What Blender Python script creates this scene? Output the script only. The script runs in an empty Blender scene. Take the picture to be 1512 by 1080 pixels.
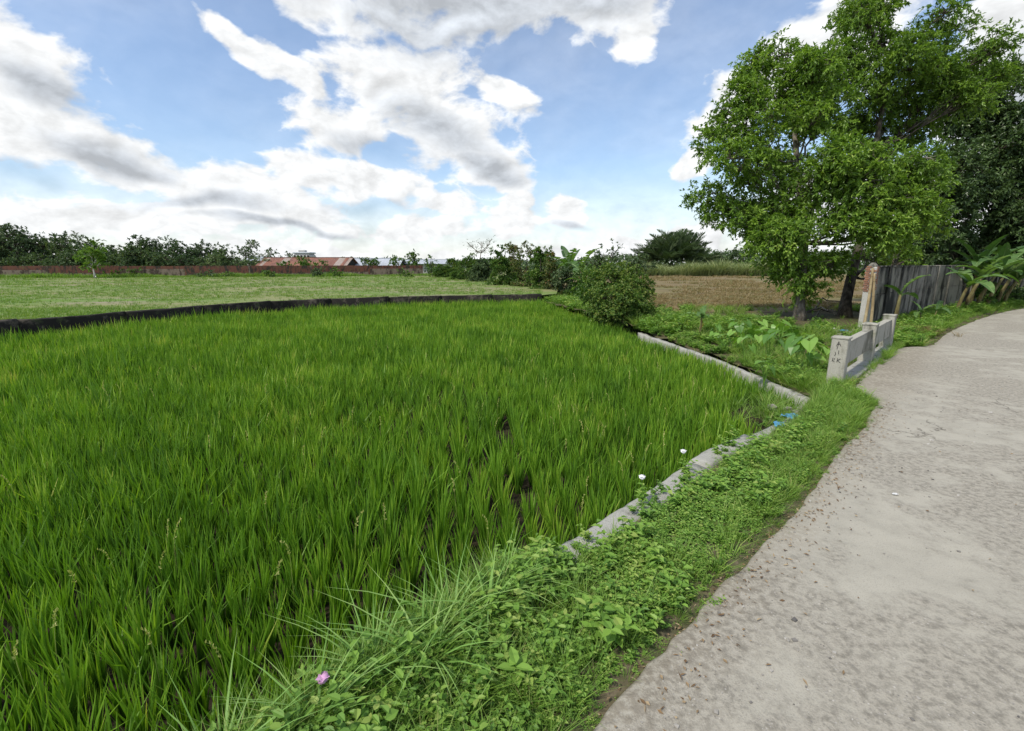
import bpy, math, random
import numpy as np

random.seed(7)
RNG = np.random.default_rng(7)
PI = math.pi
SC = bpy.context.scene
COL = SC.collection

# ------------------------------------------------------------------ camera
F_PX, W_PX, H_PX, CAM_H = 704.0, 1512.0, 1080.0, 2.5
PITCH = math.atan(150 / F_PX)
CP, SP = math.cos(PITCH), math.sin(PITCH)
cam_d = bpy.data.cameras.new('camera')
cam_d.sensor_width = 36.0
cam_d.lens = 36.0 * F_PX / W_PX
cam_d.clip_start, cam_d.clip_end = 0.05, 6000
cam = bpy.data.objects.new('camera', cam_d)
COL.objects.link(cam)
cam.location = (0, 0, CAM_H)
cam.rotation_euler = (PI / 2 - PITCH, 0, 0)
SC.camera = cam


def ray(px, py):
    u, v = (px - W_PX / 2) / F_PX, (H_PX / 2 - py) / F_PX
    return np.array([u, CP + v * SP, -SP + v * CP])


def at(px, py, z=0.0):
    """the point at height z under a photo pixel"""
    d = ray(px, py)
    t = (z - CAM_H) / d[2]
    return np.array([d[0] * t, d[1] * t, z])


def att(px, py, t):
    """the point at depth t under a photo pixel"""
    return ray(px, py) * t + np.array([0, 0, CAM_H])


def proj(p):
    p = np.asarray(p, float)
    z = p[..., 2] - CAM_H
    f = p[..., 1] * CP - z * SP
    up = p[..., 1] * SP + z * CP
    return W_PX / 2 + F_PX * p[..., 0] / f, H_PX / 2 - F_PX * up / f, f


# ------------------------------------------------------------------ world, sun, exposure
SUN_AZ, SUN_EL = math.radians(-125), math.radians(52)      # azimuth from +Y towards +X: behind the camera, left
world = bpy.data.worlds.new('World')
SC.world = world
world.use_nodes = True
wt = world.node_tree
for n in list(wt.nodes):
    wt.nodes.remove(n)


class NT:
    def __init__(self, tree):
        self.t = tree

    def n(self, typ, ins=None, **kw):
        nd = self.t.nodes.new(typ)
        for k, v in kw.items():
            setattr(nd, k, v)
        if ins:
            for k, v in ins.items():
                s = nd.inputs[k]
                if isinstance(v, bpy.types.NodeSocket):
                    self.t.links.new(v, s)
                else:
                    s.default_value = v
        return nd

    def math(self, op, a, b=0.0, c=0.0, clamp=False):
        nd = self.n('ShaderNodeMath', {0: a, 1: b, 2: c}, operation=op)
        nd.use_clamp = clamp
        return nd.outputs[0]

    def vmath(self, op, a, b=(0, 0, 0), out=0):
        return self.n('ShaderNodeVectorMath', {0: a, 1: b}, operation=op).outputs[out]

    def scale(self, a, s):
        nd = self.n('ShaderNodeVectorMath', {0: a, 'Scale': s}, operation='SCALE')
        return nd.outputs[0]

    def noise(self, vec, scale, detail=4, rough=0.55, dist=0.0, out=0):
        nd = self.n('ShaderNodeTexNoise', {'Scale': scale, 'Detail': detail, 'Roughness': rough, 'Distortion': dist})
        if vec is not None:
            self.t.links.new(vec, nd.inputs['Vector'])
        return nd.outputs[out]

    def mrange(self, v, a, b, c=0.0, d=1.0, smooth=True):
        nd = self.n('ShaderNodeMapRange', {0: v, 1: a, 2: b, 3: c, 4: d})
        nd.interpolation_type = 'SMOOTHSTEP' if smooth else 'LINEAR'
        return nd.outputs[0]

    def mix(self, f, a, b, blend='MIX'):
        nd = self.n('ShaderNodeMix', data_type='RGBA', blend_type=blend)
        for i, v in ((0, f), (6, a), (7, b)):
            if isinstance(v, bpy.types.NodeSocket):
                self.t.links.new(v, nd.inputs[i])
            else:
                nd.inputs[i].default_value = v if i == 0 else (tuple(v) + (1,) if len(v) == 3 else v)
        return nd.outputs[2]

    def ramp(self, f, stops):
        nd = self.n('ShaderNodeValToRGB', {0: f})
        e = nd.color_ramp.elements
        while len(e) > 1:
            e.remove(e[-1])
        e[0].position, e[0].color = stops[0][0], tuple(stops[0][1]) + (1,)
        for p, c in stops[1:]:
            x = e.new(p)
            x.color = tuple(c) + (1,)
        return nd.outputs[0]


w = NT(wt)
sky = w.n('ShaderNodeTexSky', sky_type='NISHITA', sun_disc=False)
sky.sun_elevation = SUN_EL
sky.sun_rotation = SUN_AZ
sky.altitude = 20
sky.air_density, sky.dust_density, sky.ozone_density = 1.0, 0.6, 3.0
dirv = w.n('ShaderNodeTexCoord').outputs['Generated']
sep = w.n('ShaderNodeSeparateXYZ', {0: dirv})
az = w.math('ARCTAN2', sep.outputs[0], sep.outputs[1])
el = w.math('ARCSINE', sep.outputs[2])
azel = w.n('ShaderNodeCombineXYZ', {0: az, 1: el, 2: 0.0}).outputs[0]
# cloud noise lives on the flattened (azimuth, elevation) sheet, stretched sideways
nvec = w.vmath('MULTIPLY', dirv, (1.0, 1.0, 1.7))
warp = w.noise(nvec, 3.2, 3, 0.6, out=1)
warp = w.vmath('SUBTRACT', warp, (0.5, 0.5, 0.5))
p0 = w.vmath('ADD', azel, w.scale(warp, 0.13))


def azel_of(px, py):
    d = ray(px, py)
    return math.atan2(d[0], d[1]), math.atan2(d[2], math.hypot(d[0], d[1]))


def blob_field(blobs):
    acc = None
    for cx, cy, rx, ry, rot in blobs:
        a0, e0 = azel_of(cx, cy)
        a1, _ = azel_of(cx + rx, cy)
        a2, _ = azel_of(cx - rx, cy)
        _, e1 = azel_of(cx, cy - ry)
        _, e2 = azel_of(cx, cy + ry)
        m = w.n('ShaderNodeMapping', {0: p0, 1: (a0, e0, 0), 2: (0, 0, math.radians(-rot)),
                                      3: (abs(a1 - a2) / 2, abs(e1 - e2) / 2, 1)}, vector_type='TEXTURE')
        f = w.math('SUBTRACT', 1.0, w.vmath('LENGTH', m.outputs[0], out=1))
        acc = f if acc is None else w.math('SMOOTH_MAX', acc, f, 0.12)
    return acc


# clouds read off the photograph as directions: (x, y, half width, half height, tilt)
WHITE = [(10, 100, 135, 80, 30), (60, 205, 200, 66, 14), (215, 255, 165, 50, 14), (370, 300, 185, 52, 8),
         (580, 120, 132, 74, 0), (645, 185, 138, 90, 30), (725, 255, 80, 30, 24), (500, 190, 85, 50, 0), (375, 88, 70, 20, 24), (440, 115, 60, 26, 24),
         (450, 255, 75, 36, 0), (545, 268, 110, 28, 12), (655, 300, 55, 18, 6), (690, 0, 270, 62, 0), (870, 20, 120, 48, 0), (460, 0, 110, 46, 20),
         (925, 62, 36, 34, 0), (1130, 115, 130, 58, -38), (1055, 190, 72, 46, -10), (1250, 50, 140, 100, -20), (1490, 110, 110, 190, 0),
         (1025, 256, 32, 20, 0), (833, 315, 36, 24, 0), (758, 320, 48, 32, 0), (600, 330, 120, 22, 0), (200, 325, 300, 38, 0),
         (1010, 345, 110, 24, 0), (925, 352, 60, 16, 0), (1300, 300, 200, 80, 0), (750, 130, 60, 26, 25), (760, 376, 900, 20, 0)]
GREY = [(80, 135, 100, 30, 20), (190, 245, 120, 22, 12), (640, 190, 110, 44, 24), (560, 225, 90, 22, 10), (720, 258, 66, 18, 15), (690, 10, 280, 78, 0), (850, 14, 130, 48, 0),
        (300, 308, 120, 14, 0), (560, 300, 80, 10, 0), (838, 330, 34, 8, 0), (1500, 170, 90, 110, 0), (430, 336, 140, 8, 0), (40, 260, 90, 16, 5)]
fw_ = blob_field(WHITE)
fg_ = blob_field(GREY)


def puff(v):
    a = w.noise(v, 4.5, 9, 0.60, 0.25)
    # billows: folded noise gives the rounded heads of cumulus
    b_ = w.math('ABSOLUTE', w.math('SUBTRACT', w.noise(v, 9.0, 5, 0.55, 0.2), 0.5))
    return w.math('ADD', w.math('MULTIPLY', a, 0.85), w.math('SUBTRACT', 0.19, w.math('MULTIPLY', b_, 1.15)))


n1 = puff(nvec)
Lx = (math.sin(SUN_AZ) * .5, math.cos(SUN_AZ) * .5, .8)
n2 = puff(w.vmath('ADD', nvec, tuple(0.03 * c for c in Lx)))
# beyond the frame the same kind of broken cloud goes on
cover = w.mrange(w.noise(nvec, 2.2, 4, 0.55), 0.44, 0.62, -0.35, 0.45)
infr = w.mrange(w.math('ABSOLUTE', az), 0.80, 1.02)
infr2 = w.mrange(el, 0.60, 0.80)
outside = w.math('MAXIMUM', infr, infr2)
field = w.math('ADD', w.math('MULTIPLY', fw_, w.math('SUBTRACT', 1.0, outside)), w.math('MULTIPLY', cover, outside))
dens = w.math('ADD', field, w.math('MULTIPLY', w.math('SUBTRACT', n1, 0.5), 2.1))
alpha = w.mrange(dens, -0.04, 0.44)
haze_el = w.mrange(el, -0.02, 0.24, 0.78, 0.0)
veil = w.mrange(w.noise(nvec, 2.6, 5, 0.6), 0.35, 0.75, 0.09, 0.26)
alpha = w.math('MAXIMUM', w.math('MAXIMUM', alpha, haze_el), veil)
grey = w.math('ADD', fg_, w.math('MULTIPLY', w.math('SUBTRACT', n1, 0.5), 1.5))
grey = w.math('MULTIPLY', w.mrange(grey, -0.25, 0.9), w.math('SUBTRACT', 1.0, outside))
grey_out = w.math('MULTIPLY', w.mrange(dens, 0.35, 0.8), outside)
grey = w.math('ADD', w.math('MULTIPLY', grey, 0.95), w.math('MULTIPLY', grey_out, 0.7))
relief = w.math('MULTIPLY', w.math('SUBTRACT', n1, n2), 0.9)
lum = w.math('SUBTRACT', w.math('ADD', 0.80, relief), w.math('MULTIPLY', grey, 0.31))
lum = w.math('MAXIMUM', lum, 0.42)
lum = w.math('MINIMUM', lum, 0.92)
ccol = w.mix(grey, (0.985, 1.0, 1.01), (0.92, 0.985, 1.07))
cloud_bg = w.n('ShaderNodeBackground', {0: ccol, 1: lum})
sky_bg = w.n('ShaderNodeBackground', {0: sky.outputs[0], 1: 0.15})
mixs = w.n('ShaderNodeMixShader', {0: alpha, 1: sky_bg.outputs[0], 2: cloud_bg.outputs[0]})
w.n('ShaderNodeOutputWorld', {0: mixs.outputs[0]})
world.cycles.sampling_method = 'MANUAL'
world.cycles.sample_map_resolution = 512

sun_d = bpy.data.lights.new('sun', 'SUN')
sun_d.energy = 3.2
sun_d.angle = math.radians(5)
sun_d.color = (1.0, 0.94, 0.82)
sun = bpy.data.objects.new('sun', sun_d)
COL.objects.link(sun)
sun.rotation_euler = (PI / 2 - SUN_EL, 0, PI - SUN_AZ)
sun.location = (-10, -10, 20)
SC.view_settings.view_transform = 'Standard'
SC.view_settings.look = 'None'
SC.view_settings.gamma = 1
SC.view_settings.exposure = 0.3
SC.view_settings.use_curve_mapping = False
SC.render.engine = 'CYCLES'
SC.cycles.max_bounces = 6
SC.cycles.diffuse_bounces = 3
SC.cycles.transmission_bounces = 3
SC.cycles.transparent_max_bounces = 4


# ------------------------------------------------------------------ helpers
def tag(o, label=None, cat=None, group=None, kind=None):
    if label:
        o['label'] = label
    if cat:
        o['category'] = cat
    if group:
        o['group'] = group
    if kind:
        o['kind'] = kind
    return o


def empty(name, loc=(0, 0, 0), rz=0.0):
    o = bpy.data.objects.new(name, None)
    o.empty_display_size = 0.2
    COL.objects.link(o)
    o.location = tuple(float(c) for c in loc)
    o.rotation_euler = (0, 0, rz)
    return o


class MB:
    """collects triangles: vertices, faces and one value 'v' per vertex"""

    def __init__(self):
        self.V, self.F, self.A, self.n = [], [], [], 0

    def add(self, V, F, a=0.5):
        V = np.asarray(V, float).reshape(-1, 3)
        F = np.asarray(F, int).reshape(-1, 3)
        self.V.append(V)
        self.F.append(F + self.n)
        self.A.append(np.broadcast_to(np.asarray(a, float), (len(V),)).copy())
        self.n += len(V)
        return self

    def arrays(self):
        return np.concatenate(self.V), np.concatenate(self.F), np.concatenate(self.A)

    def quad(self, F4):
        F4 = np.asarray(F4, int).reshape(-1, 4)
        return np.concatenate([F4[:, [0, 1, 2]], F4[:, [0, 2, 3]]])

    def box(self, c, s, rz=0.0, a=0.5, bev=0.0, jit=0.0):
        c, s = np.asarray(c, float), np.asarray(s, float) / 2
        if bev <= 0:
            V = np.array([[x, y, z] for z in (-1, 1) for y in (-1, 1) for x in (-1, 1)], float) * s
            F4 = [(0, 2, 3, 1), (4, 5, 7, 6), (0, 1, 5, 4), (2, 6, 7, 3), (0, 4, 6, 2), (1, 3, 7, 5)]
            F = self.quad(F4)
        else:
            V, F = chamfer(s, bev)
        if jit:
            V = V + RNG.normal(0, jit, V.shape)
        if rz:
            V = V @ rotz(rz).T
        return self.add(V + c, F, a)

    def tube(self, pts, rad, sides=6, a=0.5, cap=True):
        V, F = tube(pts, rad, sides, cap)
        return self.add(V, F, a)

    def build(self, name, mat, parent=None, smooth=False, origin=None):
        V, F, A = self.arrays()
        if origin is not None:
            V = V - np.asarray(origin, float)
        me = mesh(name, V, F, mat, A, smooth)
        return link(name, me, parent, (0, 0, 0) if origin is None else origin)


def mesh(name, V, F, mat, A=None, smooth=False):
    me = bpy.data.meshes.new(name)
    V = np.ascontiguousarray(V, dtype=np.float32)
    F = np.ascontiguousarray(F, dtype=np.int32)
    me.vertices.add(len(V))
    me.vertices.foreach_set('co', V.ravel())
    me.loops.add(F.size)
    me.loops.foreach_set('vertex_index', F.ravel())
    me.polygons.add(len(F))
    me.polygons.foreach_set('loop_start', np.arange(0, F.size, 3, dtype=np.int32))
    me.polygons.foreach_set('use_smooth', np.full(len(F), bool(smooth)))
    if A is not None:
        at_ = me.attributes.new('v', 'FLOAT', 'POINT')
        at_.data.foreach_set('value', np.ascontiguousarray(A, dtype=np.float32))
    me.update(calc_edges=True)
    if mat is not None:
        me.materials.append(mat)
    return me


def link(name, me, parent=None, loc=(0, 0, 0)):
    o = bpy.data.objects.new(name, me)
    COL.objects.link(o)
    o.location = tuple(float(c) for c in loc)
    if parent is not None:
        o.parent = parent
    return o


def rotz(a):
    c, s = math.cos(a), math.sin(a)
    return np.array([[c, -s, 0], [s, c, 0], [0, 0, 1.0]])


_ch = {}


def chamfer(h, b):
    """a box of half size h with chamfered edges"""
    V, idx = [], {}
    for sx in (-1, 1):
        for sy in (-1, 1):
            for sz in (-1, 1):
                for ax in range(3):
                    p = np.array([sx, sy, sz]) * (h - b)
                    p[ax] = (sx, sy, sz)[ax] * h[ax]
                    idx[(sx, sy, sz, ax)] = len(V)
                    V.append(p)
    F = []
    V = np.array(V)
    sg = (-1, 1)

    def poly(ids):
        ids = list(ids)
        P = V[ids]
        c = P.mean(0)
        nrm = np.cross(P[1] - P[0], P[2] - P[0])
        if nrm @ c < 0:
            ids = ids[::-1]
        for k in range(1, len(ids) - 1):
            F.append((ids[0], ids[k], ids[k + 1]))
    for ax in range(3):
        o1, o2 = [k for k in range(3) if k != ax]
        for s in sg:
            def key(a, b_):
                q = [0, 0, 0]
                q[ax], q[o1], q[o2] = s, a, b_
                return idx[(q[0], q[1], q[2], ax)]
            poly([key(-1, -1), key(1, -1), key(1, 1), key(-1, 1)])
        for a in sg:
            for b_ in sg:
                def k2(s, axis):
                    q = [0, 0, 0]
                    q[ax], q[o1], q[o2] = s, a, b_
                    return idx[(q[0], q[1], q[2], axis)]
                poly([k2(-1, o1), k2(1, o1), k2(1, o2), k2(-1, o2)])
    for sx in sg:
        for sy in sg:
            for sz in sg:
                poly([idx[(sx, sy, sz, a)] for a in range(3)])
    return V, np.array(F)


def tube(pts, rad, sides=6, cap=True):
    pts = np.asarray(pts, float)
    n = len(pts)
    rad = np.broadcast_to(np.asarray(rad, float), (n,))
    T = np.gradient(pts, axis=0)
    T /= np.linalg.norm(T, axis=1, keepdims=True) + 1e-9
    ref = np.array([1.0, 0, 0]) if abs(T[0] @ np.array([1.0, 0, 0])) < .8 else np.array([0, 1.0, 0])
    U = np.cross(T, ref)
    U /= np.linalg.norm(U, axis=1, keepdims=True) + 1e-9
    B = np.cross(T, U)
    ang = np.arange(sides) * 2 * PI / sides
    V = pts[:, None] + rad[:, None, None] * (np.cos(ang)[None, :, None] * U[:, None] + np.sin(ang)[None, :, None] * B[:, None])
    V = V.reshape(-1, 3)
    i = np.arange(n - 1)[:, None] * sides
    j = np.arange(sides)[None]
    jn = (j + 1) % sides
    a, b, c, d = i + j, i + jn, i + sides + jn, i + sides + j
    F = np.concatenate([np.stack([a, b, c], -1).reshape(-1, 3), np.stack([a, c, d], -1).reshape(-1, 3)])
    if cap:
        k = len(V)
        V = np.concatenate([V, pts[:1], pts[-1:]])
        jj = np.arange(sides)
        F = np.concatenate([F, np.stack([np.full(sides, k), (jj + 1) % sides, jj], -1),
                            np.stack([np.full(sides, k + 1), (n - 1) * sides + jj, (n - 1) * sides + (jj + 1) % sides], -1)])
    return V, F


def unit(a):
    return a / (np.linalg.norm(a, axis=-1, keepdims=True) + 1e-9)


def leaves(P, D, N, L, W, a, fold=0.25, droop=0.15, mid=0.45):
    """folded diamond leaves: base, left, tip, right - two triangles each"""
    P, D, N = np.asarray(P), unit(np.asarray(D)), np.asarray(N)
    n = len(P)
    L = np.broadcast_to(L, (n,))[:, None]
    W = np.broadcast_to(W, (n,))[:, None]
    S = unit(np.cross(D, N))
    N = np.cross(S, D)
    lft = P + D * L * mid + S * W / 2 + N * W * fold
    rgt = P + D * L * mid - S * W / 2 + N * W * fold
    tip = P + D * L - N * L * droop
    V = np.stack([P, rgt, tip, lft], 1).reshape(-1, 3)
    b = np.arange(n)[:, None] * 4
    F = np.concatenate([b + [0, 1, 2], b + [0, 2, 3]])
    A = np.repeat(np.broadcast_to(a, (n,)), 4)
    return V, F, A


def leaves6(P, D, N, L, W, a, fold=0.2, droop=0.2):
    """rounded pointed leaves: six corners, four triangles each, folded on the midrib"""
    P, D, N = np.asarray(P), unit(np.asarray(D)), np.asarray(N)
    n = len(P)
    L = np.broadcast_to(L, (n,))[:, None]
    W = np.broadcast_to(W, (n,))[:, None]
    S = unit(np.cross(D, N))
    N = np.cross(S, D)

    def side(f, s, k):
        return P + D * L * f + S * s * W * k + N * (W * fold * k * 2 - L * droop * f * f)
    V = np.stack([P, side(.22, -1, .40), side(.58, -1, .42), P + D * L - N * L * droop, side(.58, 1, .42), side(.22, 1, .40)], 1).reshape(-1, 3)
    b = np.arange(n)[:, None] * 6
    F = np.concatenate([b + [0, 1, 2], b + [0, 2, 3], b + [0, 3, 4], b + [0, 4, 5]])
    return V, F, np.repeat(np.broadcast_to(a, (n,)), 6)


def rand_dirs(n, up=0.0):
    d = RNG.normal(size=(n, 3))
    d[:, 2] += up
    return unit(d)


def stamp(tm, pos, rz, sc, idx=None, tilt=0.0, va=0.15):
    """copies of template meshes joined into one MB"""
    out = MB()
    pos = np.asarray(pos, float)
    n = len(pos)
    rz = np.broadcast_to(rz, (n,))
    sc = np.asarray(sc, float)
    sc = np.broadcast_to(sc, (n,))[:, None] * np.ones(3) if sc.ndim < 2 else sc
    if idx is None:
        idx = RNG.integers(0, len(tm), n)
    tx, ty = RNG.normal(0, 1, n) * tilt, RNG.normal(0, 1, n) * tilt
    dv = RNG.normal(0, va, n)
    for k, (V, F, A) in enumerate(tm):
        m = np.where(idx == k)[0]
        if not len(m):
            continue
        X = V[None] * sc[m][:, None]
        c, s = np.cos(rz[m])[:, None], np.sin(rz[m])[:, None]
        x, y, z = X[..., 0] * c - X[..., 1] * s, X[..., 0] * s + X[..., 1] * c, X[..., 2]
        x = x + z * tx[m][:, None]
        y = y + z * ty[m][:, None]
        X = np.stack([x, y, z], -1) + pos[m][:, None]
        Fk = F[None] + (np.arange(len(m)) * len(V))[:, None, None]
        out.add(X.reshape(-1, 3), Fk.reshape(-1, 3), np.clip(A[None] + dv[m][:, None], 0, 1).ravel())
    return out


def in_poly(x, y, poly):
    poly = np.asarray(poly)
    r = np.zeros(x.shape, bool)
    j = len(poly) - 1
    for i in range(len(poly)):
        xi, yi, xj, yj = poly[i][0], poly[i][1], poly[j][0], poly[j][1]
        with np.errstate(divide='ignore', invalid='ignore'):
            r ^= ((yi > y) != (yj > y)) & (x < (xj - xi) * (y - yi) / (yj - yi) + xi)
        j = i
    return r


def poly_sheet(name, poly, z, mat, parent=None):
    import mathutils
    P = [mathutils.Vector((float(p[0]), float(p[1]), 0)) for p in poly]
    tris = mathutils.geometry.tessellate_polygon([P])
    V = np.array([[p[0], p[1], z] for p in poly])
    F = np.array(tris)
    fl = []
    for t in F:
        a, b, c = V[t]
        fl.append(t if np.cross(b - a, c - a)[2] > 0 else t[::-1])
    return link(name, mesh(name, V, np.array(fl), mat), parent)


def vnoise(x, y, s, seed=0):
    """smooth value noise"""
    x, y = np.asarray(x) / s, np.asarray(y) / s
    xi, yi = np.floor(x).astype(int), np.floor(y).astype(int)
    fx, fy = x - xi, y - yi
    fx, fy = fx * fx * (3 - 2 * fx), fy * fy * (3 - 2 * fy)

    def h(i, j):
        v = np.sin(i * 127.1 + j * 311.7 + seed * 74.7) * 43758.5453
        return v - np.floor(v)
    return (h(xi, yi) * (1 - fx) + h(xi + 1, yi) * fx) * (1 - fy) + (h(xi, yi + 1) * (1 - fx) + h(xi + 1, yi + 1) * fx) * fy


# road frame: s runs along the road edge (45 degrees), w to the right of the left edge
RO = np.array([0.5, 2.13])
E1, E2 = np.array([.70711, .70711]), np.array([.70711, -.70711])


def veer(s):
    return np.maximum(0, np.asarray(s, float) - 16) ** 2 * .005


def rd(s, w_, z=0.0):
    s, w_ = np.asarray(s, float), np.asarray(w_, float)
    ww = w_ + veer(s)
    return np.stack([RO[0] + s * E1[0] + ww * E2[0], RO[1] + s * E1[1] + ww * E2[1], np.broadcast_to(z, np.broadcast(s, ww).shape)], -1)


# ------------------------------------------------------------------ materials
def new_mat(name):
    m = bpy.data.materials.new(name)
    m.use_nodes = True
    for n in list(m.node_tree.nodes):
        m.node_tree.nodes.remove(n)
    return m, NT(m.node_tree)


def finish(t, col, rough=0.8, bump=None, bump_d=0.02, spec=0.3, strength=0.6):
    ins = {'Base Color': col, 'Roughness': rough, 'Specular IOR Level': spec}
    if bump is not None:
        b = t.n('ShaderNodeBump', {'Height': bump, 'Distance': bump_d, 'Strength': strength})
        ins['Normal'] = b.outputs[0]
    bs = t.n('ShaderNodeBsdfPrincipled', ins)
    t.n('ShaderNodeOutputMaterial', {0: bs.outputs[0]})


def leaf_mat(name, stops, trans=0.35, tcol=(1.25, 1.35, 0.5), rough=0.5, spec=0.35, scale=0.0, far=None):
    m, t = new_mat(name)
    a = t.n('ShaderNodeAttribute', attribute_name='v').outputs['Fac']
    if scale:
        pos = t.n('ShaderNodeNewGeometry').outputs['Position']
        a = t.math('ADD', a, t.math('MULTIPLY', t.math('SUBTRACT', t.noise(pos, scale, 4, 0.6), 0.5), 0.9))
    col = t.ramp(a, stops)
    tc = t.mix(1.0, col, tcol, 'MULTIPLY')
    p = t.n('ShaderNodeBsdfPrincipled', {'Base Color': col, 'Roughness': rough, 'Specular IOR Level': spec})
    tr = t.n('ShaderNodeBsdfTranslucent', {0: tc})
    mx = t.n('ShaderNodeMixShader', {0: trans, 1: p.outputs[0], 2: tr.outputs[0]})
    t.n('ShaderNodeOutputMaterial', {0: mx.outputs[0]})
    return m


def soil_mat(name, c1, c2, c3, s1=0.6, s2=7.0, rough=0.95, bump=0.03, spec=0.2, stretch=None):
    m, t = new_mat(name)
    pos = t.n('ShaderNodeNewGeometry').outputs['Position']
    if stretch:
        pos = t.vmath('MULTIPLY', pos, stretch)
    a = t.noise(pos, s1, 5, 0.6)
    b = t.noise(pos, s2, 6, 0.65)
    col = t.mix(t.mrange(a, .38, .62), c1, c2)
    col = t.mix(t.mrange(b, .45, .7), col, c3)
    finish(t, col, rough, b, bump, spec)
    return m


def bark_mat(name, c1, c2, sc=6.0):
    m, t = new_mat(name)
    co = t.n('ShaderNodeTexCoord').outputs['Object']
    v = t.vmath('MULTIPLY', co, (1, 1, .25))
    a = t.noise(v, sc, 6, .65)
    b = t.noise(co, 1.4, 3, .5)
    col = t.mix(t.mrange(a, .35, .65), c1, c2)
    col = t.mix(t.mrange(b, .5, .75, 0, .5), col, (.17, .19, .12))
    finish(t, col, .95, a, .03, .15, 0.8)
    return m


def concrete_mat(name, base=(.36, .35, .31), dark=(.07, .07, .06), stain=0.5, streak=True, moss=0.3, sc=1.0):
    m, t = new_mat(name)
    pos = t.n('ShaderNodeNewGeometry').outputs['Position']
    v = t.vmath('MULTIPLY', pos, (1, 1, .12 if streak is True else (streak or 1)))
    a = t.noise(v, 4.5 * sc, 6, .65)
    b = t.noise(pos, 1.3 * sc, 4, .6)
    f = t.noise(pos, 38 * sc, 5, .7)
    col = t.mix(t.mrange(f, .35, .7), base, tuple(c * .78 for c in base))
    k = t.math('ADD', t.math('MULTIPLY', a, .65), t.math('MULTIPLY', b, .45))
    col = t.mix(t.mrange(k, .70 - stain * .32, .84 - stain * .32), col, dark)
    col = t.mix(t.mrange(t.noise(pos, 2.2, 5, .6), .56, .72, 0, moss), col, (.10, .13, .05))
    finish(t, col, .92, t.math('ADD', f, t.math('MULTIPLY', a, .8)), .012, .2, .7)
    return m


M = {}
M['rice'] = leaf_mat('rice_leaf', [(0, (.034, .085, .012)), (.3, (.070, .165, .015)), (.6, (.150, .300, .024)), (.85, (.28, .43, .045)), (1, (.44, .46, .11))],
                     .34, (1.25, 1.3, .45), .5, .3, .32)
M['panicle'] = leaf_mat('rice_panicle', [(0, (.30, .38, .09)), (1, (.55, .52, .20))], .3)
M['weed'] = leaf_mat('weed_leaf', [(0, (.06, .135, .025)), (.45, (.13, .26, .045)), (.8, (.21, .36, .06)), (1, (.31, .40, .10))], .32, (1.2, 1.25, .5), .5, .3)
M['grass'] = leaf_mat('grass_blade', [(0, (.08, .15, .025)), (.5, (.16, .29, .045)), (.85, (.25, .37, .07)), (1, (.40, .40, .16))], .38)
M['long_grass'] = leaf_mat('long_grass_blade', [(0, (.12, .25, .05)), (.6, (.22, .40, .09)), (1, (.34, .48, .15))], .38, (1.1, 1.2, .6))
M['meadow_grass'] = leaf_mat('meadow_blade', [(0, (.09, .17, .03)), (.5, (.14, .25, .035)), (.8, (.20, .29, .05)), (1, (.30, .29, .12))], .3, scale=.11)
M['dry_grass'] = leaf_mat('dry_grass_blade', [(0, (.10, .14, .03)), (.35, (.18, .155, .055)), (.65, (.25, .18, .08)), (1, (.34, .27, .14))], .25, (1.1, 1, .7), scale=.2)
M['treeA'] = leaf_mat('bright_tree_leaf', [(0, (.060, .115, .022)), (.4, (.150, .265, .040)), (.75, (.25, .385, .058)), (1, (.37, .48, .10))], .34, (1.3, 1.35, .5), .45, .4)
M['treeC'] = leaf_mat('dark_tree_leaf', [(0, (.040, .075, .026)), (.5, (.090, .15, .052)), (1, (.17, .24, .09))], .22, (1.2, 1.3, .5), .4, .45)
M['far'] = leaf_mat('far_tree_leaf', [(0, (.040, .072, .036)), (.5, (.080, .130, .056)), (.8, (.125, .18, .07)), (1, (.20, .25, .10))], .22, rough=.6)
M['bush'] = leaf_mat('bush_leaf', [(0, (.035, .085, .018)), (.5, (.085, .17, .030)), (.8, (.17, .25, .045)), (1, (.30, .34, .09))], .28, rough=.5)
M['red_bush'] = leaf_mat('russet_bush_leaf', [(0, (.06, .09, .03)), (.45, (.11, .16, .045)), (.75, (.19, .18, .07)), (1, (.30, .16, .09))], .28)
M['banana'] = leaf_mat('banana_leaf', [(0, (.045, .10, .03)), (.5, (.095, .19, .05)), (1, (.21, .32, .11))], .35, (1.3, 1.4, .4), .4, .45)
M['banana_old'] = leaf_mat('withered_banana_leaf', [(0, (.32, .11, .03)), (1, (.45, .20, .07))], .3, (1.1, .9, .6))
M['taro'] = leaf_mat('taro_leaf', [(0, (.08, .18, .035)), (.5, (.15, .31, .05)), (1, (.26, .43, .09))], .35, (1.3, 1.4, .4), .38, .45)
M['palm'] = leaf_mat('palm_leaf', [(0, (.030, .06, .024)), (.6, (.07, .11, .045)), (1, (.15, .19, .09))], .2)
M['reed'] = leaf_mat('reed_leaf', [(0, (.13, .18, .06)), (.5, (.24, .30, .12)), (1, (.40, .42, .22))], .3, (1.1, 1.15, .7))
M['bark'] = bark_mat('grey_bark', (.10, .085, .065), (.26, .23, .19))
M['bark_dark'] = bark_mat('dark_bark', (.035, .03, .022), (.12, .10, .08))
M['banana_stem'] = bark_mat('banana_stem', (.10, .075, .035), (.20, .19, .085), 9)
M['mud'] = soil_mat('paddy_mud', (.030, .022, .013), (.022, .018, .010), (.045, .033, .020), 1.2, 9, .85, .03, .2)
M['verge_soil'] = soil_mat('verge_soil', (.10, .085, .05), (.07, .075, .035), (.15, .12, .08), 2, 14, .95, .02)
M['bank_soil'] = soil_mat('bank_soil', (.06, .065, .025), (.09, .08, .04), (.12, .09, .055), .8, 9)
M['fallow'] = soil_mat('fallow_soil', (.20, .145, .075), (.17, .155, .065), (.095, .08, .05), .16, .9, .95, .06, .2, (.25, 1, 1))
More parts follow.
